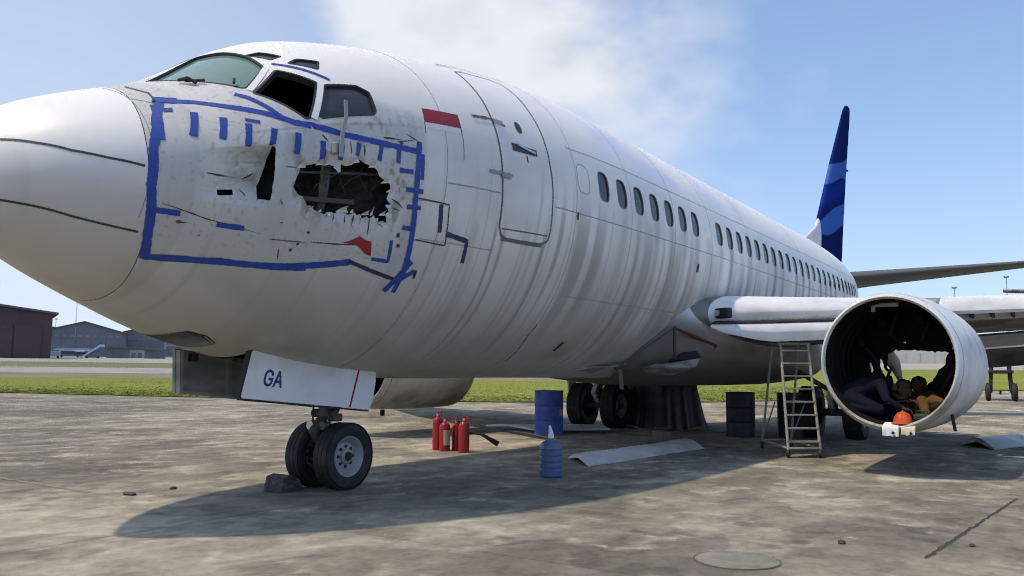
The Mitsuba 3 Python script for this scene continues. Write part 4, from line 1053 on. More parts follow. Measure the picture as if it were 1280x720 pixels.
def nacelle(s):
    cy = s * 4.70; cz = 1.40
    label = 'emptied near engine cowling with an open front' if s < 0 else 'far engine cowling seen under the belly'
    K = thing(free(A + '__engine_cowling'), label)
    def tube(prof, name, mat, parent=K, n=72, smooth=30):
        m = lathe([(r, x * (.86 if s > 0 and x > .2 else 1)) for x, r in prof], n, 'x')
        v = m.vertices
        v[:, 1] *= 0.955
        low = v[:, 2] < -.5
        v[:, 0] += 8.66 + (.60 if s > 0 else 0); v[:, 1] += cy; v[:, 2] += cz
        return put(name, m, mat, parent, smooth=smooth)
    lip = [(.05, .772), (.015, .782), (.0, .797), (.012, .814), (.05, .828), (.14, .848)]
    tube(lip, 'inlet_lip', 'mat_white')
    outer = [(.14, .848), (.3, .868), (.55, .888), (.9, .900), (1.3, .907), (1.75, .91), (2.2, .91), (2.7, .905), (3.1, .895)]
    tube(outer, 'cowl', 'mat_white')
    tube([(.145, .851), (.155, .854)], 'lip_joint', 'mat_seam')
    tube([(.05, .772), (.12, .757), (.3, .745), (.6, .75), (.9, .765), (1.25, .78), (1.7, .80), (2.4, .83), (3.08, .88)], 'inlet_duct', 'mat_duct')
    for x_ in (.62, .95, 1.28, 1.62):
        tube([(x_, .785), (x_ + .005, .735), (x_ + .03, .735), (x_ + .035, .785)], 'duct_ring', 'mat_duct', n=48)
    # torn open rear bulkhead; daylight shows through its opening
    if s < 0:
        ring = Polygon([(.8 * math.cos(a), .8 * math.sin(a)) for a in np.linspace(0, 2 * np.pi, 60, endpoint=False)])
        hole = Polygon([(x__ * 1.1 + .11, z__ * 1.1 + .01) for x__, z__ in [(.15, .10), (.05, .175), (-.10, .155), (-.20, .165), (-.36, .15), (-.56, .13), (-.50, -.02), (-.38, -.20), (-.20, -.36), (.02, -.36), (.10, -.22), (.17, -.02)]])
        slot = Polygon([(.34, .10), (.39, .08), (.35, -.14), (.29, -.24), (.27, -.19), (.32, -.06)])
        spot = Polygon([(.02, .28), (.11, .24), (.13, .27), (.04, .31)])
        rag = np.random.default_rng(11)
        def ragged(p_):
            q_ = p_.segmentize(.05)
            return Polygon(np.array(q_.exterior.coords)[:-1] + rag.normal(0, .011, (len(q_.exterior.coords) - 1, 2))).buffer(0)
        slits = [Polygon([(-.60, .30), (-.52, .36), (-.55, .20), (-.62, .12)]), Polygon([(.50, .02), (.53, .0), (.50, -.14), (.47, -.10)])]
        sh = ring.difference(shapely.union_all([ragged(hole), ragged(slot), spot] + slits))
        m = trimesh.creation.extrude_polygon(sh, .05, engine='earcut')
        v = m.vertices.copy()
        m.vertices = np.stack([8.66 + 1.66 + v[:, 2], cy + v[:, 0] * .98, cz + v[:, 1]], -1)
        m.fix_normals()
        put('rear_bulkhead', m, 'mat_duct', K)
        bits = []
        rr = np.random.default_rng(3)
        for a in (.5, 1.1, 1.9, 2.6, 3.4):
            c = np.array([10.1, cy + .62 * math.cos(a), cz + .62 * math.sin(a)])
            bits.append(bx((.22, .10, .16), c, chamfer=.015)); bits.append(rod(c, c + rr.uniform(-.3, .3, 3) * [.3, 1, 1], .02))
        for y0_, z0_, y1_, z1_, y2_, z2_, r_ in ((.55, .25, .35, .05, .30, -.30, .022), (-.30, .55, -.22, .30, -.35, .16, .018), (.10, .66, .16, .40, .02, .22, .03), (.45, -.35, .25, -.25, .20, -.05, .02), (-.60, .0, -.50, -.25, -.40, -.42, .025)):
            put('pipe', rods([(10.1, cy + y0_, cz + z0_), (9.95, cy + y1_, cz + z1_), (10.2, cy + y2_, cz + z2_)], r_, 8), 'mat_pipe', K)
        for b_ in bits:
            put('fitting', b_, 'mat_duct', K)
        put('bracket', bx((.05, .30, .05), (9.0, cy + .05, cz + .72), chamfer=.005), 'mat_alu_dull', K)
        put('bracket', bx((.05, .05, .11), (9.0, cy + .20, cz + .69), chamfer=.005), 'mat_alu_dull', K)
        put('clip', bx((.06, .04, .12), (9.5, cy - .70, cz + .2), chamfer=.005), 'mat_white_rough', K)
        put('probe', rod((9.4, cy - .60, .76), (9.4, cy - .63, .55), .02), 'mat_dark', K)
    else:
        put('drain_mast', bx((.10, .05, .12), (9.9, cy - .1, .44), chamfer=.01), 'mat_dark', K)
    pyl = [[(x_, cy - w_, z0), (x_, cy + w_, z0), (x_, cy + w_ * .8, z1), (x_, cy - w_ * .8, z1)] for x_, w_, z0, z1 in ((10.4, .04, 2.15, 2.26), (11.2, .17, 2.1, 2.34), (12.4, .2, 2.0, 2.45), (14.5, .16, 1.9, 2.4), (15.8, .04, 1.95, 2.15))]
    put('pylon', loft(pyl), 'mat_white', K)


nacelle(-1); nacelle(1)

# open access bay low on the near flank: bay, hanging cover, red brace
B = thing('red_brace', 'red tubular triangular brace leaning on the lower fuselage ahead of the near wing', 'brace')
c0, c1, c2, c3 = np.array([9.35, -1.66, 1.92]), np.array([10.45, -1.90, 1.68]), np.array([9.45, -1.62, 1.46]), np.array([8.15, -1.30, 1.30])
scene['mat_brace'] = twosided(pr((0.13, 0.022, 0.018), 0.5))
put('upper_bar', rod(c0, c1, .026), 'mat_brace', B)
put('post', rod(c0, c2, .024), 'mat_strip', B)
put('cable', rod(c0, c3, .012), 'mat_strip', B)
put('end_bracket', cat([rod(c1, c1 + [-.15, .1, -.12], .03), bx((.10, .08, .12), c1 + [-.03, .04, -.02], chamfer=.01)]), 'mat_brace', B)
bay = [[8.6, -62], [9.2, -57], [10.3, -50], [10.6, -56], [9.9, -66], [8.9, -70]]
kb = patch('access_bay', Polygon([(9.25, -58.5), (10.2, -53.5), (10.5, -57), (9.7, -63)]), 'mat_dark', A, .008, label='dark open bay low on the flank')
put('bay_edge', strip_mesh([(9.25, -58.5), (10.2, -53.5), (10.5, -57), (9.7, -63)], .03, .012, closed=True), 'mat_belly', kb)
put('hanging_cover', slab_sheet([hull(8.1, -70, .03), hull(8.9, -62, .10), hull(10.3, -58, .12), hull(10.2, -72, .04)], .015, .04, wob=.08), 'mat_belly', A, smooth=30)
def plate(pts, t):
    # a bent sheet over a fan of points, t thick
    p_ = np.array(pts); n_ = len(p_)
    f_ = [[0, k_, k_ + 1] for k_ in range(1, n_ - 1)]
    f_ = np.array(f_); v_ = np.vstack([p_, p_ + [.0, t, .0]])
    side = [[k_, (k_ + 1) % n_, n_ + (k_ + 1) % n_] for k_ in range(n_)] + [[k_, n_ + (k_ + 1) % n_, n_ + k_] for k_ in range(n_)]
    return trimesh.Trimesh(v_, np.vstack([f_, f_[:, ::-1] + n_, side]), process=False)


scene['mat_flap'] = twosided(pr(proc(lambda p, n, uv: mix((0.26, 0.255, 0.235), (0.10, 0.095, 0.085), smoothstep(.3, .7, fbm(p.x * 6, p.y * 6, p.z * 9, octaves=4)))), 0.7))
kc = put('hanging_flap', plate([(9.25, -1.17, 1.32), (9.56, -1.33, 1.40), (9.77, -1.56, 1.35), (9.72, -1.92, 1.47), (9.62, -1.88, 1.33), (9.66, -1.48, 1.21), (9.37, -1.18, 1.23)], .02), 'mat_flap', A, label='bent cover hanging below the red brace')
put('dark_gap', plate([(9.60, -1.47, 1.43), (9.70, -1.65, 1.56), (9.72, -1.86, 1.58), (9.77, -1.92, 1.48), (9.76, -1.54, 1.33)], .015), 'mat_dark', kc)
put('bay_strut', rod(hull(9.3, -66, .05), hull(9.75, -74, .25), .03), 'mat_alu_dull', A)

# ------------------------------------------------------------------ things on the apron
def tyre_scene(): pass


def drum(x, y, mat, label, rz=0.0, patch_=False):
    k = thing('oil_drum', label, 'drum', 'steel drums standing under the airliner')
    prof = [(.0, .0), (.275, 0), (.29, .008), (.29, .02), (.285, .03), (.285, .28), (.296, .295), (.285, .31), (.285, .57), (.296, .585), (.285, .60), (.285, .86), (.292, .87), (.292, .885), (.28, .885), (.278, .865), (0, .862)]
    put('shell', lathe(prof, 48, 'z', (x, y, 0)), mat, k, smooth=30)
    put('bung', cat([rod((x + .15 * math.cos(rz), y + .15 * math.sin(rz), .86), (x + .15 * math.cos(rz), y + .15 * math.sin(rz), .882), .035, 12), rod((x - .16, y + .05, .86), (x - .16, y + .05, .876), .02, 10)]), 'mat_strip', k)
    if patch_:
        a = np.linspace(math.radians(258), math.radians(284), 8)
        v = np.vstack([np.c_[x + .2875 * np.cos(a), y + .2875 * np.sin(a), a * 0 + .38], np.c_[x + .2875 * np.cos(a), y + .2875 * np.sin(a), a * 0 + .52]])
        i = np.arange(7)
        put('paper_label', trimesh.Trimesh(v, np.vstack([np.stack([i, i + 1, i + 9], 1), np.stack([i, i + 9, i + 8], 1)]), process=False), 'mat_beige', k)
    return k


scene['mat_beige'] = twosided(pr((0.42, 0.36, 0.26), 0.7))
def scuffed(c0, c1, sc=5):
    return proc(lambda p, n, uv: mix(c0, c1, smoothstep(0.45, 0.8, fbm(p.x * sc, p.y * sc, p.z * sc * 1.5, octaves=4))))


scene['mat_drum_blue'] = twosided(pr(scuffed((0.035, 0.08, 0.44), (0.09, 0.13, 0.40)), 0.45))
scene['mat_drum_dark'] = twosided(pr(scuffed((0.012, 0.016, 0.03), (0.03, 0.03, 0.035)), 0.5))
drum(12.3, 2.28, 'mat_drum_blue', 'blue steel drum standing behind the blue water bottle', .4, True)
drum(14.45, -.95, 'mat_drum_dark', 'dark navy steel drum standing left of the step ladder', 1.2)
drum(14.9, -1.85, 'mat_drum_dark', 'black steel drum seen between the rungs of the step ladder', 2.2)

scene['mat_ext'] = twosided(pr(scuffed((0.34, 0.012, 0.016), (0.25, 0.02, 0.02), 9), 0.3))
scene['mat_black_plastic'] = twosided(pr((0.02, 0.02, 0.02), 0.5))
def extinguisher(x, y, h, r, label, paper=False, horn=None, rz=0.0):
    k = thing('fire_extinguisher', label, 'fire extinguisher', 'red fire extinguishers standing together')
    hb = h * .80
    put('cylinder', lathe([(0, 0), (r * .92, 0), (r, .012), (r, hb - r * .8), (r * .93, hb - r * .45), (r * .7, hb - r * .12), (r * .38, hb), (r * .30, hb + .02), (0, hb + .02)], 32, 'z', (x, y, 0)), 'mat_ext', k, smooth=30)
    put('valve', rod((x, y, hb + .015), (x, y, hb + .06), r * .28, 12), 'mat_alu', k)
    c, s = math.cos(rz), math.sin(rz)
    put('lever', cat([rod((x - .02 * c, y - .02 * s, hb + .05), (x + .11 * c, y + .11 * s, hb + .095), .011, 8), rod((x - .02 * c, y - .02 * s, hb + .04), (x + .10 * c, y + .10 * s, hb + .045), .010, 8), bx((.05, .03, .035), (x, y, hb + .075), rz)]), 'mat_ext', k)
    a = rz + 2.2
    hose = [(x, y, hb + .05), (x + r * .9 * math.cos(a), y + r * .9 * math.sin(a), hb + .03), (x + r * 1.25 * math.cos(a), y + r * 1.25 * math.sin(a), hb - .1), (x + r * 1.2 * math.cos(a), y + r * 1.2 * math.sin(a), hb * .45)]
    put('hose', rods(hose, .012, 8), 'mat_black_plastic', k)
    if paper:
        a = np.linspace(math.radians(205), math.radians(290), 12)
        rr = r + .002
        v = np.vstack([np.c_[x + rr * np.cos(a), y + rr * np.sin(a), a * 0 + h * .18], np.c_[x + rr * np.cos(a), y + rr * np.sin(a), a * 0 + h * .60]])
        i = np.arange(11)
        put('paper_label', trimesh.Trimesh(v, np.vstack([np.stack([i, i + 1, i + 13], 1), np.stack([i, i + 13, i + 12], 1)]), process=False), 'mat_beige', k)
    if horn:
        p0 = np.array([x + r * 1.0, y, .30]); p1 = np.array(horn)
        m = (p0 + p1) / 2 + [0, 0, .05]
        put('discharge_horn', cat([rod(p0, m, .014, 8), rod(m, p1, .022, 12, .045)]), 'mat_black_plastic', k)
    return k


extinguisher(8.17, 1.86, .64, .078, 'tallest red fire extinguisher, leftmost of the group', rz=-1.9)
extinguisher(8.10, 1.66, .55, .085, 'red fire extinguisher with a beige paper label', True, rz=-.6)
extinguisher(8.30, 1.585, .52, .068, 'slim red fire extinguisher half hidden behind the rightmost one', rz=-2.4)
extinguisher(8.12, 1.30, .58, .086, 'rightmost red fire extinguisher with a dark horn beside it', False, (8.55, .96, .12), rz=-1.2)

# water bottle with a hand pump
scene['mat_bottle'] = twosided(pr((0.075, 0.125, 0.25), 0.22, 0.0, 0.5))
wb = thing('water_bottle', 'blue plastic water bottle with a pale sleeve standing on its neck', 'water bottle')
pr_ = [(0, 0), (.12, 0), (.134, .015)]
for z_ in (.05, .12, .19, .26):
    pr_ += [(.136, z_), (.136, z_ + .04), (.127, z_ + .05), (.127, z_ + .06)]
pr_ += [(.136, .33), (.134, .36), (.115, .40), (.07, .425), (.034, .435), (.03, .47), (0, .47)]
put('bottle', lathe(pr_, 40, 'z', (6.28, -1.36, 0)), 'mat_bottle', wb, smooth=35)
put('pump', cat([rod((6.28, -1.36, .455), (6.28, -1.36, .50), .036, 14), rod((6.28, -1.36, .50), (6.265, -1.35, .60), .030, 12, .014)]), 'mat_white_rough', wb)

# sheets on the ground
put('loose_panel', slab_sheet([(8.28, -.46, .0), (7.53, -1.19, .0), (11.23, -1.39, .0), (12.03, -.56, .0)], .012, .10, 24, 14, .02), 'mat_panel', smooth=30)
tag('loose_panel', 'long curved grey panel lying in the fuselage shadow beside the water bottle', 'panel')
k = thing('loose_panel', 'white flat panel lying in the sun behind the blue drum', 'panel')
scene[k] = mikit.ply(slab_sheet([(13.0, 4.35, .04), (12.62, 2.85, .04), (13.5, 1.5, .06), (14.0, 2.4, .06)], .03, .06, 14, 10, .02), 'mat_white_rough')
k = thing('loose_panel', 'short curved silver panel lying on the apron at the right under the wing', 'panel')
scene['mat_silver'] = twosided(pr(scuffed((0.5, 0.51, 0.52), (0.33, 0.33, 0.33)), 0.35, 0.6))
scene[k] = mikit.ply(slab_sheet([(14.9, -4.84, 0), (14.1, -5.42, 0), (15.7, -5.95, 0), (16.6, -5.40, 0)], .012, .17, 20, 14, .02), 'mat_silver', 30)

# chocks and blocks
scene['mat_chock'] = twosided(pr(scuffed((0.055, 0.05, 0.045), (0.12, 0.11, 0.10), 12), 0.9))
for (x, y, l), lab in (((3.60, .22, .26), 'dark rubber wheel chock in front of the far nose wheel'),):
    k = thing('wheel_chock', lab, 'wheel chock')
    scene[k] = mikit.ply(cat([extrude_xz(Polygon([(x - .15, .0), (x - .12, .15), (x - .03, .17), (x + .08, .12), (x + .16, .0)]).buffer(-.01).buffer(.01), y - l / 2, y + l / 2), rod((x - .04, y - l / 2 - .01, .10), (x - .04, y + l / 2 + .01, .10), .02)]), 'mat_chock', 30)
cb = bx((.38, .20, .19), (12.2, -.20, .095), rz=.9, chamfer=.012)
put('concrete_block', cb, 'mat_pale_patch'); tag('concrete_block', 'pale concrete block in front of the black draped stand', 'block')

# black tarpaulin draped over a work stand
D = thing('draped_stand', 'work stand draped with a black tarpaulin to the ground under the belly', 'work stand')
a = np.linspace(0, 2 * np.pi, 120, endpoint=False)
def drape_ring(z, grow, fold):
    c, s = np.cos(a), np.sin(a)
    hx, hy = .50 + grow, .66 + grow
    rr = 1 / np.maximum(np.abs(c) / hx, np.abs(s) / hy) ** .96
    f = 1 + fold * (np.sin(a * 17 + 2 * np.sin(a * 3)) * .5 + np.sin(a * 29 + 1) * .3)
    x, y = rr * c * f, rr * s * f
    t = -.45
    return np.stack([15.75 + x * math.cos(t) - y * math.sin(t), 1.36 + x * math.sin(t) + y * math.cos(t), np.full(len(a), z) + .02 * fold * 30 * np.sin(a * 5)], -1)
scene['mat_tarp'] = twosided(pr(scuffed((0.014, 0.014, 0.015), (0.035, 0.034, 0.033), 3), 0.55))
put('tarpaulin', loft([drape_ring(.02, .17, .05), drape_ring(.25, .12, .045), drape_ring(.6, .07, .03), drape_ring(.95, .02, .015), drape_ring(1.09, 0, .004), drape_ring(1.12, -.04, 0), drape_ring(1.13, -.3, 0)]), 'mat_tarp', D, smooth=50)
put('hem', cat([rod(p, q, .025, 6) for p, q in zip(drape_ring(.03, .18, .05), np.roll(drape_ring(.03, .18, .05), -1, 0))]), 'mat_inner', D)

# step ladder on castors
L = thing('step_ladder', 'grey steel rolling step ladder beside the near engine', 'ladder')
scene['mat_ladder'] = twosided(pr(scuffed((0.36, 0.355, 0.33), (0.22, 0.19, 0.15), 8), 0.5, 0.2))
fr, fl_, bl = np.array([10.76, -3.38]), np.array([10.45, -2.99]), np.array([11.87, -2.17])
br_ = fr + (bl - fl_)
P3 = lambda q, z: np.array([q[0], q[1], z])
topd = (bl - fl_) * .26
HT = 1.72
for q, d_ in ((fr, 1), (fl_, 1)):
    inw = (fl_ - fr) * .06 * (1 if q is fr else -1)
    put('front_rail', rod(P3(q, .12), P3(q + topd * 1.0 + inw, HT), .022, 10), 'mat_ladder', L)
for q in (bl, br_):
    inw = (fl_ - fr) * .06 * (1 if q is br_ else -1)
    put('back_leg', rod(P3(q, .12), P3(q - (bl - fl_) * .42 + inw, HT), .020, 10), 'mat_ladder', L)
    put('back_leg_brace', rod(P3(q, .14), P3(q - (bl - fl_) * .55, .80), .012, 8), 'mat_ladder', L)
N_R = 8
for n_ in range(N_R):
    s_ = (n_ + .6) / N_R * .98
    z_ = .12 + (HT - .12) * s_
    o = topd * s_
    ia = (fl_ - fr) * .06 * s_
    p0, p1 = P3(fr + o + ia, z_), P3(fl_ + o - ia, z_)
    dd = (bl - fl_) / np.linalg.norm(bl - fl_)
    step = loft([[p + np.array([dd[0] * u_, dd[1] * u_, w_]) for u_, w_ in ((-.03, -.012), (.09, -.012), (.09, .012), (-.03, .012))] for p in (p0, p1)])
    put('step', step, 'mat_ladder', L)
put('base_frame', cat([rod(P3(a_, .14), P3(b_, .14), .018, 8) for a_, b_ in ((fr, fl_), (fl_, bl), (bl, br_), (br_, fr))]), 'mat_ladder', L)
put('top_frame', cat([rod(P3(fr + topd, HT), P3(br_ - (bl - fl_) * .42, HT), .018, 8), rod(P3(fl_ + topd, HT), P3(bl - (bl - fl_) * .42, HT), .018, 8), rod(P3(fl_ + topd, HT), P3(fr + topd, HT), .018, 8), rod(P3(bl - (bl - fl_) * .42, HT), P3(br_ - (bl - fl_) * .42, HT), .018, 8)]), 'mat_ladder', L)
for q in (fr, fl_, bl, br_):
    put('castor', cat([lathe([(.02, -.018), (.058, -.018), (.062, 0), (.058, .018), (.02, .018)], 20, 'y', (q[0], q[1], .062)), rod(P3(q, .06), P3(q, .14), .016, 8)]), 'mat_black_plastic', L)

# ------------------------------------------------------------------ people in the emptied cowling
def ball(c, r, n=20):
    return m3.Manifold.sphere(r, n).translate([float(v) for v in c])


def figure(J, bones, extra=(), edge=.022):
    parts = [m3.Manifold.batch_hull([ball(*J[a]), ball(*J[b])]) for a, b in bones] + [m3.Manifold.batch_hull([ball(*J[q]) for q in e]) for e in extra]
    m = m3.Manifold.batch_boolean(parts, m3.OpType.Add).refine_to_length(edge)
    me = m.to_mesh()
    t = trimesh.Trimesh(me.vert_properties[:, :3], me.tri_verts)
    trimesh.smoothing.filter_taubin(t, iterations=10)
    return t


def hand(J, bones, name, wrist, direction, up, curl=.5):
    """palm, four fingers of different lengths and a thumb, rooted at the wrist"""
    d = np.asarray(direction, float); d /= np.linalg.norm(d)
    u_ = np.asarray(up, float); u_ -= d * (u_ @ d); u_ /= np.linalg.norm(u_)
    s = np.cross(d, u_)
    w = np.asarray(wrist, float)
    for k, (o, l) in enumerate(((-.030, .066), (-.010, .076), (.010, .072), (.030, .056))):
        b0 = w + d * .085 + s * o
        b1 = b0 + (d * math.cos(curl) - u_ * math.sin(curl)) * l * .55
        b2 = b1 + (d * math.cos(2 * curl) - u_ * math.sin(2 * curl)) * l * .5
        J[f'{name}k{k}'] = (b0, .0105); J[f'{name}m{k}'] = (b1, .0095); J[f'{name}t{k}'] = (b2, .0085)
        J[f'{name}r{k}'] = (w + s * o * .55, .014)
        bones += [(f'{name}r{k}', f'{name}k{k}'), (f'{name}k{k}', f'{name}m{k}'), (f'{name}m{k}', f'{name}t{k}')]
    J[name + 'tb'] = (w + d * .025 - s * .03, .013); J[name + 'tm'] = (w + d * .065 - s * .055 - u_ * .01, .011); J[name + 'tt'] = (w + d * .095 - s * .055 - u_ * .02, .009)
    bones += [(name + 'tb', name + 'tm'), (name + 'tm', name + 'tt')]


def head(J, bones, extra, at, face, up):
    f = np.asarray(face, float); f /= np.linalg.norm(f)
    u_ = np.asarray(up, float); u_ -= f * (u_ @ f); u_ /= np.linalg.norm(u_)
    s = np.cross(f, u_); c = np.asarray(at, float)
    J['skull'] = (c - f * .012 + u_ * .02, .088); J['skull2'] = (c + f * .02 + u_ * .025, .080); J['jaw'] = (c + f * .045 - u_ * .075, .038); J['cheek'] = (c + f * .035 - u_ * .02, .066)
    J['nose0'] = (c + f * .098 + u_ * .012, .010); J['nose1'] = (c + f * .112 - u_ * .026, .014); J['brow0'] = (c + f * .088 + u_ * .03 + s * .035, .014); J['brow1'] = (c + f * .088 + u_ * .03 - s * .035, .014)
    J['lip0'] = (c + f * .088 - u_ * .055 + s * .018, .009); J['lip1'] = (c + f * .088 - u_ * .055 - s * .018, .009)
    for k, sg in enumerate((-1, 1)):
        J[f'ear{k}a'] = (c + s * sg * .088 + u_ * .02, .014); J[f'ear{k}b'] = (c + s * sg * .084 - u_ * .025, .011); bones.append((f'ear{k}a', f'ear{k}b'))
    extra.append(('skull', 'skull2', 'cheek')); extra.append(('cheek', 'jaw')); bones += [('nose0', 'nose1'), ('brow0', 'brow1'), ('lip0', 'lip1')]
    hairs = [ball(c - f * .02 + u_ * .032, .094), ball(c + f * .012 + u_ * .05, .084)]
    hm = m3.Manifold.batch_boolean(hairs, m3.OpType.Add) - m3.Manifold.batch_hull([ball(c + f * .14 - u_ * .02, .085), ball(c + f * .06 - u_ * .18, .11)])
    me = hm.refine_to_length(.015).to_mesh()
    hv = me.vert_properties[:, :3].astype(float)
    nn = meshkit.noise(hv * 60, 2)[:, None] - .5
    hv += (hv - c) / np.linalg.norm(hv - c, axis=1, keepdims=True) * nn * .012
    return trimesh.Trimesh(hv, me.tri_verts)


scene['mat_person'] = twosided({'type': 'principled', 'base_color': {'type': 'mesh_attribute', 'name': 'vertex_color'}, 'roughness': 0.9, 'specular': 0.12})
scene['mat_hair'] = twosided(pr((0.012, 0.010, 0.009), 0.6))


def coloured(m, rules, base):
    v = np.asarray(m.vertices); c = np.tile(np.array(base, float), (len(v), 1))
    for pts, r, col in rules:
        d = np.min([np.linalg.norm(v - np.asarray(p), axis=1) for p in pts], axis=0)
        c[d < r] = col
    n = meshkit.fbm(v * 14, 3, 5)[:, None]
    return c * (.75 + .5 * n)


def person(label, J, bones, extra, headspec, hands, base, trousers, tr_pts, shoe_pts):
    J, bones, extra = dict(J), list(bones), list(extra)
    hair = head(J, bones, extra, *headspec)
    for nm, w, d, u_, c_ in hands:
        hand(J, bones, nm, w, d, u_, c_)
    m = figure(J, bones, extra)
    skin = (0.12, 0.062, 0.036)
    rules = [(tr_pts, .17, trousers), (shoe_pts, .10, (.03, .025, .02)), ([headspec[0]], .135, skin)] + [([np.asarray(w) + np.asarray(d) / np.linalg.norm(d) * .08], .085, skin) for nm, w, d, u_, c_ in hands]
    k = thing('person', label, 'person')
    key = free(k + '__body')
    scene[key] = mikit.ply(m, 'mat_person', True, color=coloured(m, rules, base))
    put('hair', hair, 'mat_hair', k, smooth=True)
    return k


v3 = lambda *q: np.array(q, float)
# mechanic in navy overalls, kneeling bent forward in the left of the cowling
J = {'hip': (v3(9.12, -4.20, 1.00), .14), 'hipL': (v3(9.05, -4.12, .97), .105), 'hipR': (v3(9.20, -4.26, .96), .105), 'waist': (v3(9.20, -4.32, 1.08), .125), 'chest': (v3(9.30, -4.47, 1.10), .14),
     'shL': (v3(9.14, -4.53, 1.13), .075), 'shR': (v3(9.44, -4.50, 1.13), .075), 'neck': (v3(9.33, -4.60, 1.10), .055), 'nk2': (v3(9.34, -4.66, 1.08), .052),
     'knL': (v3(9.02, -4.52, .80), .075), 'anL': (v3(8.98, -4.16, .84), .05), 'ftL': (v3(8.98, -4.06, .90), .042), 'knR': (v3(9.34, -4.55, .78), .075), 'anR': (v3(9.32, -4.20, .80), .05), 'ftR': (v3(9.32, -4.10, .84), .042),
     'elL': (v3(9.00, -4.62, .93), .05), 'wrL': (v3(9.05, -4.78, .83), .035), 'elR': (v3(9.42, -4.66, .95), .05), 'wrR': (v3(9.30, -4.82, .92), .035)}
bones = [('hip', 'waist'), ('waist', 'chest'), ('neck', 'nk2'), ('hipL', 'knL'), ('knL', 'anL'), ('anL', 'ftL'), ('hipR', 'knR'), ('knR', 'anR'), ('anR', 'ftR'), ('shL', 'elL'), ('elL', 'wrL'), ('shR', 'elR'), ('elR', 'wrR')]
extra = [('hip', 'hipL', 'hipR'), ('chest', 'shL', 'shR', 'neck'), ('waist', 'chest', 'shL', 'shR')]
navy = (.010, .012, .022)
person('person in dark navy overalls kneeling bent over inside the open engine cowling', J, bones, extra, (v3(9.36, -4.76, 1.06), v3(-.2, -.8, -.5), v3(0, -.3, 1)),
       [('a', v3(9.05, -4.78, .83), v3(.2, -.9, -.2), v3(0, 0, 1), .5), ('b', v3(9.30, -4.82, .92), v3(-.1, -.9, -.1), v3(0, 0, 1), .6)], navy, navy, [v3(9.02, -4.4, .85)], [v3(8.98, -4.06, .90), v3(9.32, -4.10, .84)])
# helper in a brown shirt, half lying deeper in the cowling on the right
J = {'hip': (v3(9.44, -4.98, .83), .125), 'hipL': (v3(9.38, -5.04, .83), .095), 'hipR': (v3(9.52, -4.96, .83), .095), 'waist': (v3(9.58, -4.95, .87), .11), 'chest': (v3(9.78, -4.91, .92), .125),
     'shL': (v3(9.74, -5.06, .96), .068), 'shR': (v3(9.88, -4.80, .95), .068), 'neck': (v3(9.87, -4.88, .99), .05), 'nk2': (v3(9.89, -4.87, 1.02), .048),
     'knL': (v3(9.10, -5.14, .93), .068), 'anL': (v3(8.98, -5.26, .90), .05), 'ftL': (v3(8.92, -5.16, .85), .042), 'knR': (v3(9.16, -5.00, .92), .068), 'anR': (v3(9.06, -5.06, .76), .05), 'ftR': (v3(8.98, -4.98, .72), .042),
     'elL': (v3(9.54, -5.15, .95), .045), 'wrL': (v3(9.34, -5.10, .98), .033), 'elR': (v3(9.68, -4.72, .86), .045), 'wrR': (v3(9.48, -4.78, .88), .033)}
person('person in brown shirt and tan trousers reclining with bent knees inside the engine cowling', J, bones, extra, (v3(9.91, -4.87, 1.10), v3(-.9, .25, -.1), v3(.25, 0, 1)),
       [('a', v3(9.34, -5.10, .98), v3(-.8, .3, -.3), v3(0, 0, 1), .5), ('b', v3(9.48, -4.78, .88), v3(-.9, 0, -.2), v3(0, 0, 1), .5)], (.07, .032, .016), (.15, .075, .028), [v3(9.10, -5.14, .93), v3(9.16, -5.0, .92), v3(9.24, -5.1, .88), v3(9.28, -4.98, .88), v3(8.98, -5.26, .90), v3(9.06, -5.06, .8)], [v3(8.92, -5.16, .85), v3(8.98, -4.98, .72)])

# things lying on the lip of the cowling
scene['mat_hat'] = twosided(pr((0.62, 0.10, 0.025), 0.35))
hat = thing('hard_hat', 'orange red hard hat lying on the lower lip of the open engine cowling', 'hard hat')
put('shell', lathe([(.112, 0), (.110, .03), (.098, .075), (.072, .115), (.035, .137), (0, .142)], 32, 'z', (8.80, -4.83, .655)), 'mat_hat', hat, smooth=True)
put('brim', lathe([(.108, -.004), (.138, -.006), (.140, .002), (.108, .008)], 32, 'z', (8.80, -4.83, .656)), 'mat_hat', hat, smooth=30)
put('ridge', rods([(8.70, -4.83, .70), (8.73, -4.83, .765), (8.80, -4.83, .80), (8.87, -4.83, .765), (8.90, -4.83, .70)], .012, 8), 'mat_hat', hat)
def draped_rag(y0, y1, drop, mat, label, seed):
    k = thing('rag', label, 'rag', 'rags hung over the lip of the open engine cowling')
    r_ = np.random.default_rng(seed)
    prof = [(8.86, .655), (8.76, .645), (8.68, .625), (8.645, .600), (8.64, .56), (8.645, .56 - drop)]
    rows = []
    ys = np.linspace(y0, y1, 9)
    for i_, y_ in enumerate(ys):
        o = .035 * (abs(y_ + 4.70) ** 2)
        w = .012 * math.sin(i_ * 1.7 + seed)
        top = [(x_ - w * (j_ > 2) - .004, y_, z_ + o + .006) for j_, (x_, z_) in enumerate(prof)]
        bot = [(x_ - w * (j_ > 2) + .006, y_, z_ + o - .002) for j_, (x_, z_) in enumerate(prof)]
        top[-1] = (top[-1][0], y_, top[-1][2] - .02 * r_.random()); bot[-1] = (bot[-1][0], y_, top[-1][2])
        rows.append(top + bot[::-1])
    put('cloth', loft(rows), mat, k, smooth=40)
    c = np.array([8.628, (y0 + y1) / 2 - .03, .545])
    put('dark_mark', rod(c, c + [.012, 0, 0], .017, 12), 'mat_black_plastic', k)


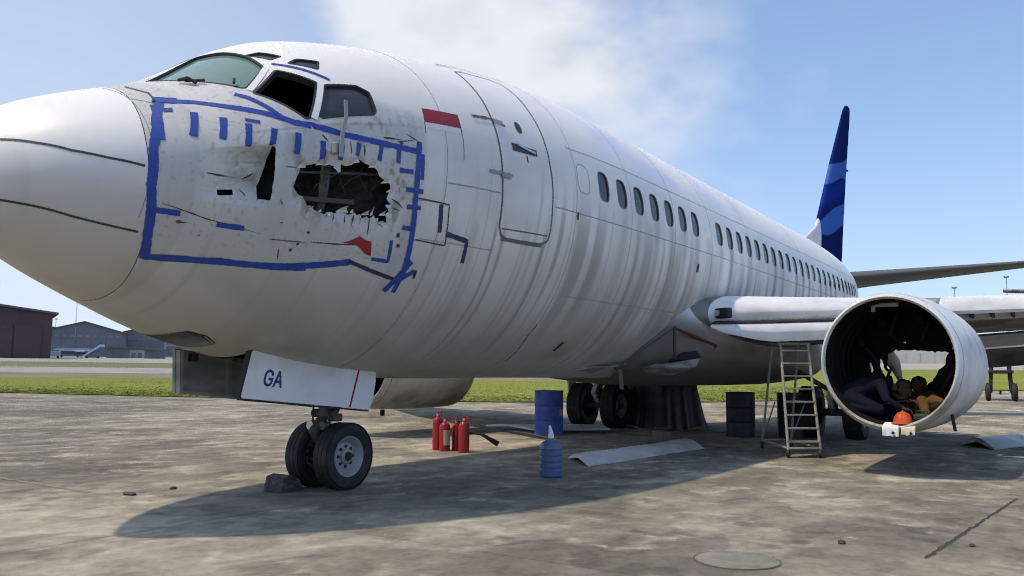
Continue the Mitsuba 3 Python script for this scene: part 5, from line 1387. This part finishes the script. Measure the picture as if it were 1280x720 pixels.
scene['mat_rag'] = twosided(pr((0.80, 0.80, 0.78), 0.8))
scene['mat_rag_cream'] = twosided(pr((0.74, 0.66, 0.46), 0.8))
draped_rag(-4.80, -4.62, .05, 'mat_rag', 'white rag hung over the lip of the open engine cowling', 1)
draped_rag(-4.98, -4.83, .035, 'mat_rag_cream', 'cream rag hung over the cowling lip below the hard hat', 2)
bag = thing('tool_bag', 'small dark green tool bag on the cowling lip right of the hard hat', 'bag')
scene['mat_bag'] = twosided(pr((0.018, 0.045, 0.032), 0.7))
put('pouch', bx((.16, .20, .08), (8.80, -5.05, .735), rz=.2, chamfer=.02), 'mat_bag', bag)
put('handle', rods([(8.76, -5.12, .77), (8.75, -5.10, .81), (8.76, -5.0, .81), (8.77, -4.98, .77)], .008, 8), 'mat_bag', bag)

# pebbles and a dropped stick on the near apron
for (x, y, r_), lab in (((2.50, 1.18, .045), 'dark splinter lying on the apron left of the nose wheels'), ((3.0, 1.20, .03), 'small dark stone behind the splinter on the apron'), ((4.15, -5.1, .028), 'dark lump of dirt on the apron near the sealed crack'), ((4.6, -5.9, .022), 'dark stone at the right lower edge of the apron')):
    m = trimesh.creation.icosphere(2, r_)
    m.vertices = m.vertices * ([1.0, 2.2, .35] if r_ > .04 else [1.3, 1, .6]) * (1 + .3 * (meshkit.noise(m.vertices * 40, 3)[:, None] - .5)) + [x, y, r_ * .3]
    k = thing('debris', lab, 'debris')
    scene[k] = mikit.ply(m, 'mat_strip', True)

# ------------------------------------------------------------------ far side of the airfield
def far(px, r):
    """the spot r metres away in the direction of column px of the photograph (1280 wide)"""
    a = YAW - math.atan((px - 640) / F_PX / 1.0)
    x, y = CAM[0] + r * math.cos(a), CAM[1] + r * math.sin(a)
    return np.array([x, y, float(terrain(np.array(x), np.array(y)))]), a


def local(m, at, a):
    """x of the mesh runs to the right as seen from the apron, y away"""
    R = np.eye(4)
    R[:3, 0] = [math.sin(a), -math.cos(a), 0]; R[:3, 1] = [math.cos(a), math.sin(a), 0]; R[:3, 3] = at
    m.apply_transform(R)
    return m


def paintmat(name, c0, c1, sc=.15, rough=.8):
    scene[name] = twosided(pr(proc(lambda p, n, uv: mix(c0, c1, fbm(p.x * sc, p.y * sc, p.z * sc * .6, octaves=4))), rough))


paintmat('mat_maroon', (0.075, 0.046, 0.050), (0.105, 0.066, 0.070))
paintmat('mat_shed', (0.13, 0.145, 0.17), (0.20, 0.205, 0.22))  # bluish grey, lightened to put the far haze into the colour
paintmat('mat_roof', (0.10, 0.11, 0.125), (0.16, 0.165, 0.18))
paintmat('mat_pale_wall', (0.36, 0.36, 0.36), (0.5, 0.5, 0.49))
paintmat('mat_far_white', (0.6, 0.61, 0.62), (0.72, 0.72, 0.72))
scene['mat_far_blue'] = twosided(pr((0.05, 0.12, 0.30), 0.5))


paintmat('mat_dull_pane', (0.17, 0.18, 0.19), (0.26, 0.26, 0.27))


def hangar(px, r, w, dep, eave, ridge, wall, roof, label, doors=5, rot=0.0, lean=False, name='hangar', plain=False):
    at, a = far(px, r); a = a + rot
    k = thing(name, label, 'hangar')
    pts = [(-w / 2, -2), (w / 2, -2), (w / 2, eave), (0, ridge), (-w / 2, eave)] if not lean else [(-w / 2, -2), (w / 2, -2), (w / 2, eave), (-w / 2, ridge)]
    put('wall', local(extrude_xz(pts, 0, dep), at, a), wall, k)
    t = .5
    if not lean:
        for s_ in (-1, 1):
            put('roof', local(extrude_xz([(0, ridge + .05), (s_ * (w / 2 + 1.5), eave - 1.5 * (ridge - eave) / (w / 2) + .05), (s_ * (w / 2 + 1.5), eave - 1.5 * (ridge - eave) / (w / 2) + .05 + t), (0, ridge + t + .05)], -1.5, dep + 1), at, a), roof, k)
    else:
        put('roof', local(extrude_xz([(-w / 2 - 1, ridge + .1), (w / 2 + 2, eave - .3), (w / 2 + 2, eave + .5), (-w / 2 - 1, ridge + .8)], -1.5, dep + 1), at, a), roof, k)
    dw = w * .86 / doors
    for n_ in range(doors):
        x_ = -w * .43 + dw * (n_ + .5)
        dk_ = put('door', local(bx((dw * .94, .4, eave * .72), (x_, -.25, eave * .36)), at, a), 'mat_shed' if n_ % 2 and not plain else wall, k)
    for n_ in range(0 if plain else doors * 2):
        x_ = -w * .44 + w * .88 * (n_ + .5) / (doors * 2)
        put('window', local(bx((w * .88 / doors / 2 * .7, .3, eave * .10), (x_, -.2, eave * .86)), at, a), 'mat_dull_pane', k)
    return k


hangar(-20, 395, 48, 60, 18.5, 24.5, 'mat_maroon', 'mat_roof', 'large maroon hangar at the left edge of the photo', 4, lean=True, plain=True)
hangar(106, 560, 46, 60, 14, 20.5, 'mat_shed', 'mat_roof', 'grey hangar with a low gable roof, tallest one behind the blue aircraft', 5)
hangar(172, 600, 34, 60, 13.5, 18, 'mat_shed', 'mat_roof', 'smaller grey gabled hangar right of the tallest grey one, just under the belly', 5)
hangar(60, 640, 60, 50, 15, 19, 'mat_pale_wall', 'mat_roof', 'pale flat hangar beside the maroon one', 4)
hangar(255, 680, 90, 50, 11, 16, 'mat_pale_wall', 'mat_roof', 'long pale hangar furthest right behind the nose gear doors', 6)
hangar(620, 700, 120, 50, 9, 14, 'mat_shed', 'mat_roof', 'long low shed far behind the grass under the belly', 8)
hangar(1000, 800, 130, 50, 9, 13, 'mat_pale_wall', 'mat_roof', 'pale low shed far behind the step ladder', 8)
hangar(1150, 620, 60, 40, 10, 14, 'mat_pale_wall', 'mat_roof', 'pale low shed seen through the open engine cowling', 6, plain=True)
hangar(1262, 760, 70, 40, 9, 13, 'mat_shed', 'mat_roof', 'low grey shed at the right edge under the wing', 6)

# far parked things on the left
def shed(px, r, w, h, mat, label):
    at, a = far(px, r)
    k = thing('storage_shed', label, 'shed', 'small sheds in front of the far hangars')
    put('wall', local(bx((w, 8, h + 2), (0, 4, h / 2 - 1), chamfer=.05), at, a), mat, k)
    put('roof', local(extrude_xz([(-w / 2 - .6, h), (w / 2 + .6, h), (w * .3, h + 1.1), (-w * .3, h + 1.1)], -.8, 9), at, a), 'mat_roof', k)
    for x_ in np.arange(-w / 2 + 1.6, w / 2 - 1, 3.2):
        put('door', local(bx((2.0, .3, h * .62), (x_, -.12, h * .31)), at, a), 'mat_shed', k)


shed(48, 440, 8, 7, 'mat_pale_wall', 'pale storage shed just right of the maroon hangar')
shed(150, 480, 11, 5, 'mat_shed', 'dark storage shed right of the white boarding stairs')
shed(172, 500, 12, 4.5, 'mat_pale_wall', 'pale storage shed in front of the smaller grey gabled hangar')
shed(196, 470, 10, 4.2, 'mat_shed', 'dark low shed under the belly hatch, rightmost of the small sheds')
at, a = far(118, 430)
st = thing('boarding_stairs', 'white mobile boarding stairs standing in front of the grey hangars', 'boarding stairs')
put('ramp', local(extrude_xz([(-5.2, .3), (-4.5, .1), (3.2, 5.4), (5.0, 5.4), (5.0, 6.4), (3.0, 6.5)], -.8, .8), at, a), 'mat_far_white', st)
put('support', local(cat([bx((.3, 1.4, 5.2), (3.8, 0, 2.7)), bx((6, 1.6, .5), (0, 0, .6))]), at, a), 'mat_shed', st)
put('wheel', local(cat([rod((x_, -1, .5), (x_, 1, .5), .5, 12) for x_ in (-2.2, 2.4)]), at, a), 'mat_black_plastic', st)
at, a = far(70, 425)
tk = thing('service_truck', 'pale service truck parked right of the maroon hangar', 'truck')
put('body', local(bx((5.2, 2.4, 2.4), (0, 0, 1.9), chamfer=.1), at, a), 'mat_far_white', tk)
put('cab', local(bx((1.7, 2.3, 1.9), (-3.5, 0, 1.6), chamfer=.2), at, a), 'mat_far_white', tk)
put('windscreen', local(bx((.1, 1.9, .8), (-4.37, 0, 2.0)), at, a), 'mat_pane', tk)
for x_ in (-3.2, 1.6):
    put('wheel', local(rod((x_, -1.25, .5), (x_, 1.25, .5), .5, 14), at, a), 'mat_black_plastic', tk)
at, a = far(97, 470)
pj = thing('parked_jet', 'small blue and white jet parked under the grey gabled hangar', 'airplane')
ring = lambda x_, r_, z_, n=16: [(x_, r_ * math.cos(q_), z_ + r_ * math.sin(q_)) for q_ in np.linspace(0, 2 * np.pi, n, endpoint=False)]
put('fuselage', local(loft([ring(-10, .2, 3.0), ring(-9, 1.0, 3.1), ring(-7, 1.5, 3.2), ring(6, 1.5, 3.2), ring(9, .9, 3.6), ring(11, .3, 4.0)]), at, a), 'mat_far_blue', pj, smooth=True)
put('wing', local(loft([[(-1, 0, 2.6), (3, 0, 2.6), (3, 0, 2.8), (-1, 0, 2.8)], [(3.5, -11, 3.3), (5, -11, 3.3), (5, -11, 3.4), (3.5, -11, 3.4)]]), at, a), 'mat_far_white', pj)
put('stripe', local(bx((14, .06, .7), (-.5, -1.52, 3.6)), at, a), 'mat_far_white', pj)
put('tail_fin', local(extrude_xz([(7.5, 4.0), (10.5, 4.2), (12, 8), (10.6, 8)], -.1, .1), at, a), 'mat_far_blue', pj)
put('gear', local(cat([rod((x_, 0, 0), (x_, 0, 2.4), .15, 8) for x_ in (-6, 1)] + [rod((x_, -.4, .5), (x_, .4, .5), .5, 12) for x_ in (-6, 1)]), at, a), 'mat_black_plastic', pj)

# light masts
def mast(px, r, h, label, heads=2):
    at, a = far(px, r)
    k = thing('light_mast', label, 'light mast', 'tall light masts across the airfield')
    put('pole', local(rod((0, 0, 0), (0, 0, h), .22, 10, .12), at, a), 'mat_alu_dull', k)
    put('lamp_head', local(cat([bx((1.3 * heads, .5, .5), (0, 0, h), chamfer=.1), bx((.5, .8, .5), (-.55 * heads, -.4, h + .1)), bx((.5, .8, .5), (.55 * heads, -.4, h + .1))]), at, a), 'mat_shed', k)


mast(95, 560, 34, 'light mast rising behind the tallest grey hangar')
mast(48, 600, 26, 'thin light mast beside the maroon hangar', 1)
mast(70, 600, 23, 'thin light mast second to the right of the maroon hangar', 1)
mast(1196, 330, 28, 'light mast standing right of the near engine above the wing', 1)
mast(1262, 330, 31, 'thin tall light mast at the right edge behind the far wing tip', 1)

# second airliner, parked behind at the right; only its tail, gear and belly show
DA = thing('distant_airliner', 'distant second airliner whose dark tailplane tip shows above the near wing at the right edge', 'airplane')
at, a = np.array([51.5, -10.6, 0.0]), 0.0
def dl(m):
    m.apply_transform(trimesh.transformations.rotation_matrix(0.0, [0, 0, 1])); m.apply_translation(at); return m
ringx = lambda x_, r_, z_, n=28: [(x_, r_ * math.cos(q_), z_ + r_ * math.sin(q_)) for q_ in np.linspace(0, 2 * np.pi, n, endpoint=False)]
put('fuselage', dl(loft([ringx(-14.8, .2, 3.0), ringx(-14, 1.0, 3.1), ringx(-12, 1.7, 3.3), ringx(-10, 1.9, 3.4), ringx(6, 1.9, 3.4), ringx(11, 1.3, 4.0), ringx(15, .4, 4.6)])), 'mat_white', DA, smooth=True)
for s in (-1, 1):
    put('wing', dl(loft(wing_sections([(1.5, -4.5, 3.2, 2.3, 2.2, .8), (5, -2.4, 2.8, 2.6, 2.5, .5), (14, 4.5, 6.0, 3.6, 3.6, .15)], s))), 'mat_wing_under', DA, smooth=40)
    put('tailplane', dl(loft(wing_sections([(.4, 10.0, 13.6, 6.6, 6.6, .5), (7.7, 14.2, 15.6, 7.35, 7.35, .22)], s))), 'mat_wing_under', DA, smooth=40)
    put('engine', dl(lathe([(.72, -6.0), (.80, -6.15), (.95, -5.8), (1.02, -5), (.9, -3.4), (.6, -2.6), (.3, -2.4)], 32, 'x', (0, s * 4.8, 1.5))), 'mat_white', DA, smooth=30)
    put('main_gear', dl(cat([rod((.3, s * 2.6, .5), (.1, s * 2.6, 2.3), .14, 10)] + [lathe([(.25, -.18), (.45, -.18), (.52, -.1), (.52, .1), (.45, .18), (.25, .18), (.0, .15)], 24, 'y', (.3, s * y_, .52)) for y_ in (2.2, 3.0)])), 'mat_rubber', DA)
put('nose_gear', dl(cat([rod((-10.6, 0, .4), (-10.7, 0, 1.9), .09, 10)] + [lathe([(.1, -.1), (.32, -.1), (.36, 0), (.32, .1), (.1, .1), (0, .09)], 20, 'y', (-10.6, y_, .36)) for y_ in (-.2, .2)])), 'mat_rubber', DA)
put('tail_fin', dl(extrude_xz([(9.0, 5.2), (14.4, 5.6), (16.3, 11.2), (14.9, 11.2), (11.5, 6.6)], -.12, .12)), 'mat_navy', DA)

# wheeled ground equipment between the two aircraft
def gl(m):
    m.apply_transform(trimesh.transformations.rotation_matrix(0.08, [0, 0, 1])); m.apply_translation([50.3, -3.4, 0]); return m


GT = thing('equipment_trolley', 'dark wheeled equipment trolley with a grey box far behind the near engine', 'trolley')
put('frame', gl(cat([rod((-1.0, -.5, .5), (1.0, -.5, .5), .07), rod((-1.0, .5, .5), (1.0, .5, .5), .07)] + [rod((x_, y_, .45), (x_ * .8, y_ * .8, 2.1), .09) for x_ in (-.75, .65) for y_ in (-.5, .5)])), 'mat_dark', GT)
put('deck', gl(bx((1.9, 1.2, .18), (0, 0, 1.55), chamfer=.03)), 'mat_dark', GT)
put('unit', gl(bx((1.5, 1.0, .62), (.55, -.05, 2.30), chamfer=.08)), 'mat_alu_dull', GT)
put('drawbar', gl(rod((1.0, 0, .5), (1.9, 0, .35), .06)), 'mat_dark', GT)
for x_ in (-.9, .75):
    for y_ in (-.62, .62):
        put('wheel', gl(lathe([(.0, -.13), (.34, -.13), (.46, -.09), (.48, 0), (.46, .09), (.34, .13), (0, .13)], 24, 'y', (x_, y_, .48))), 'mat_rubber', GT)
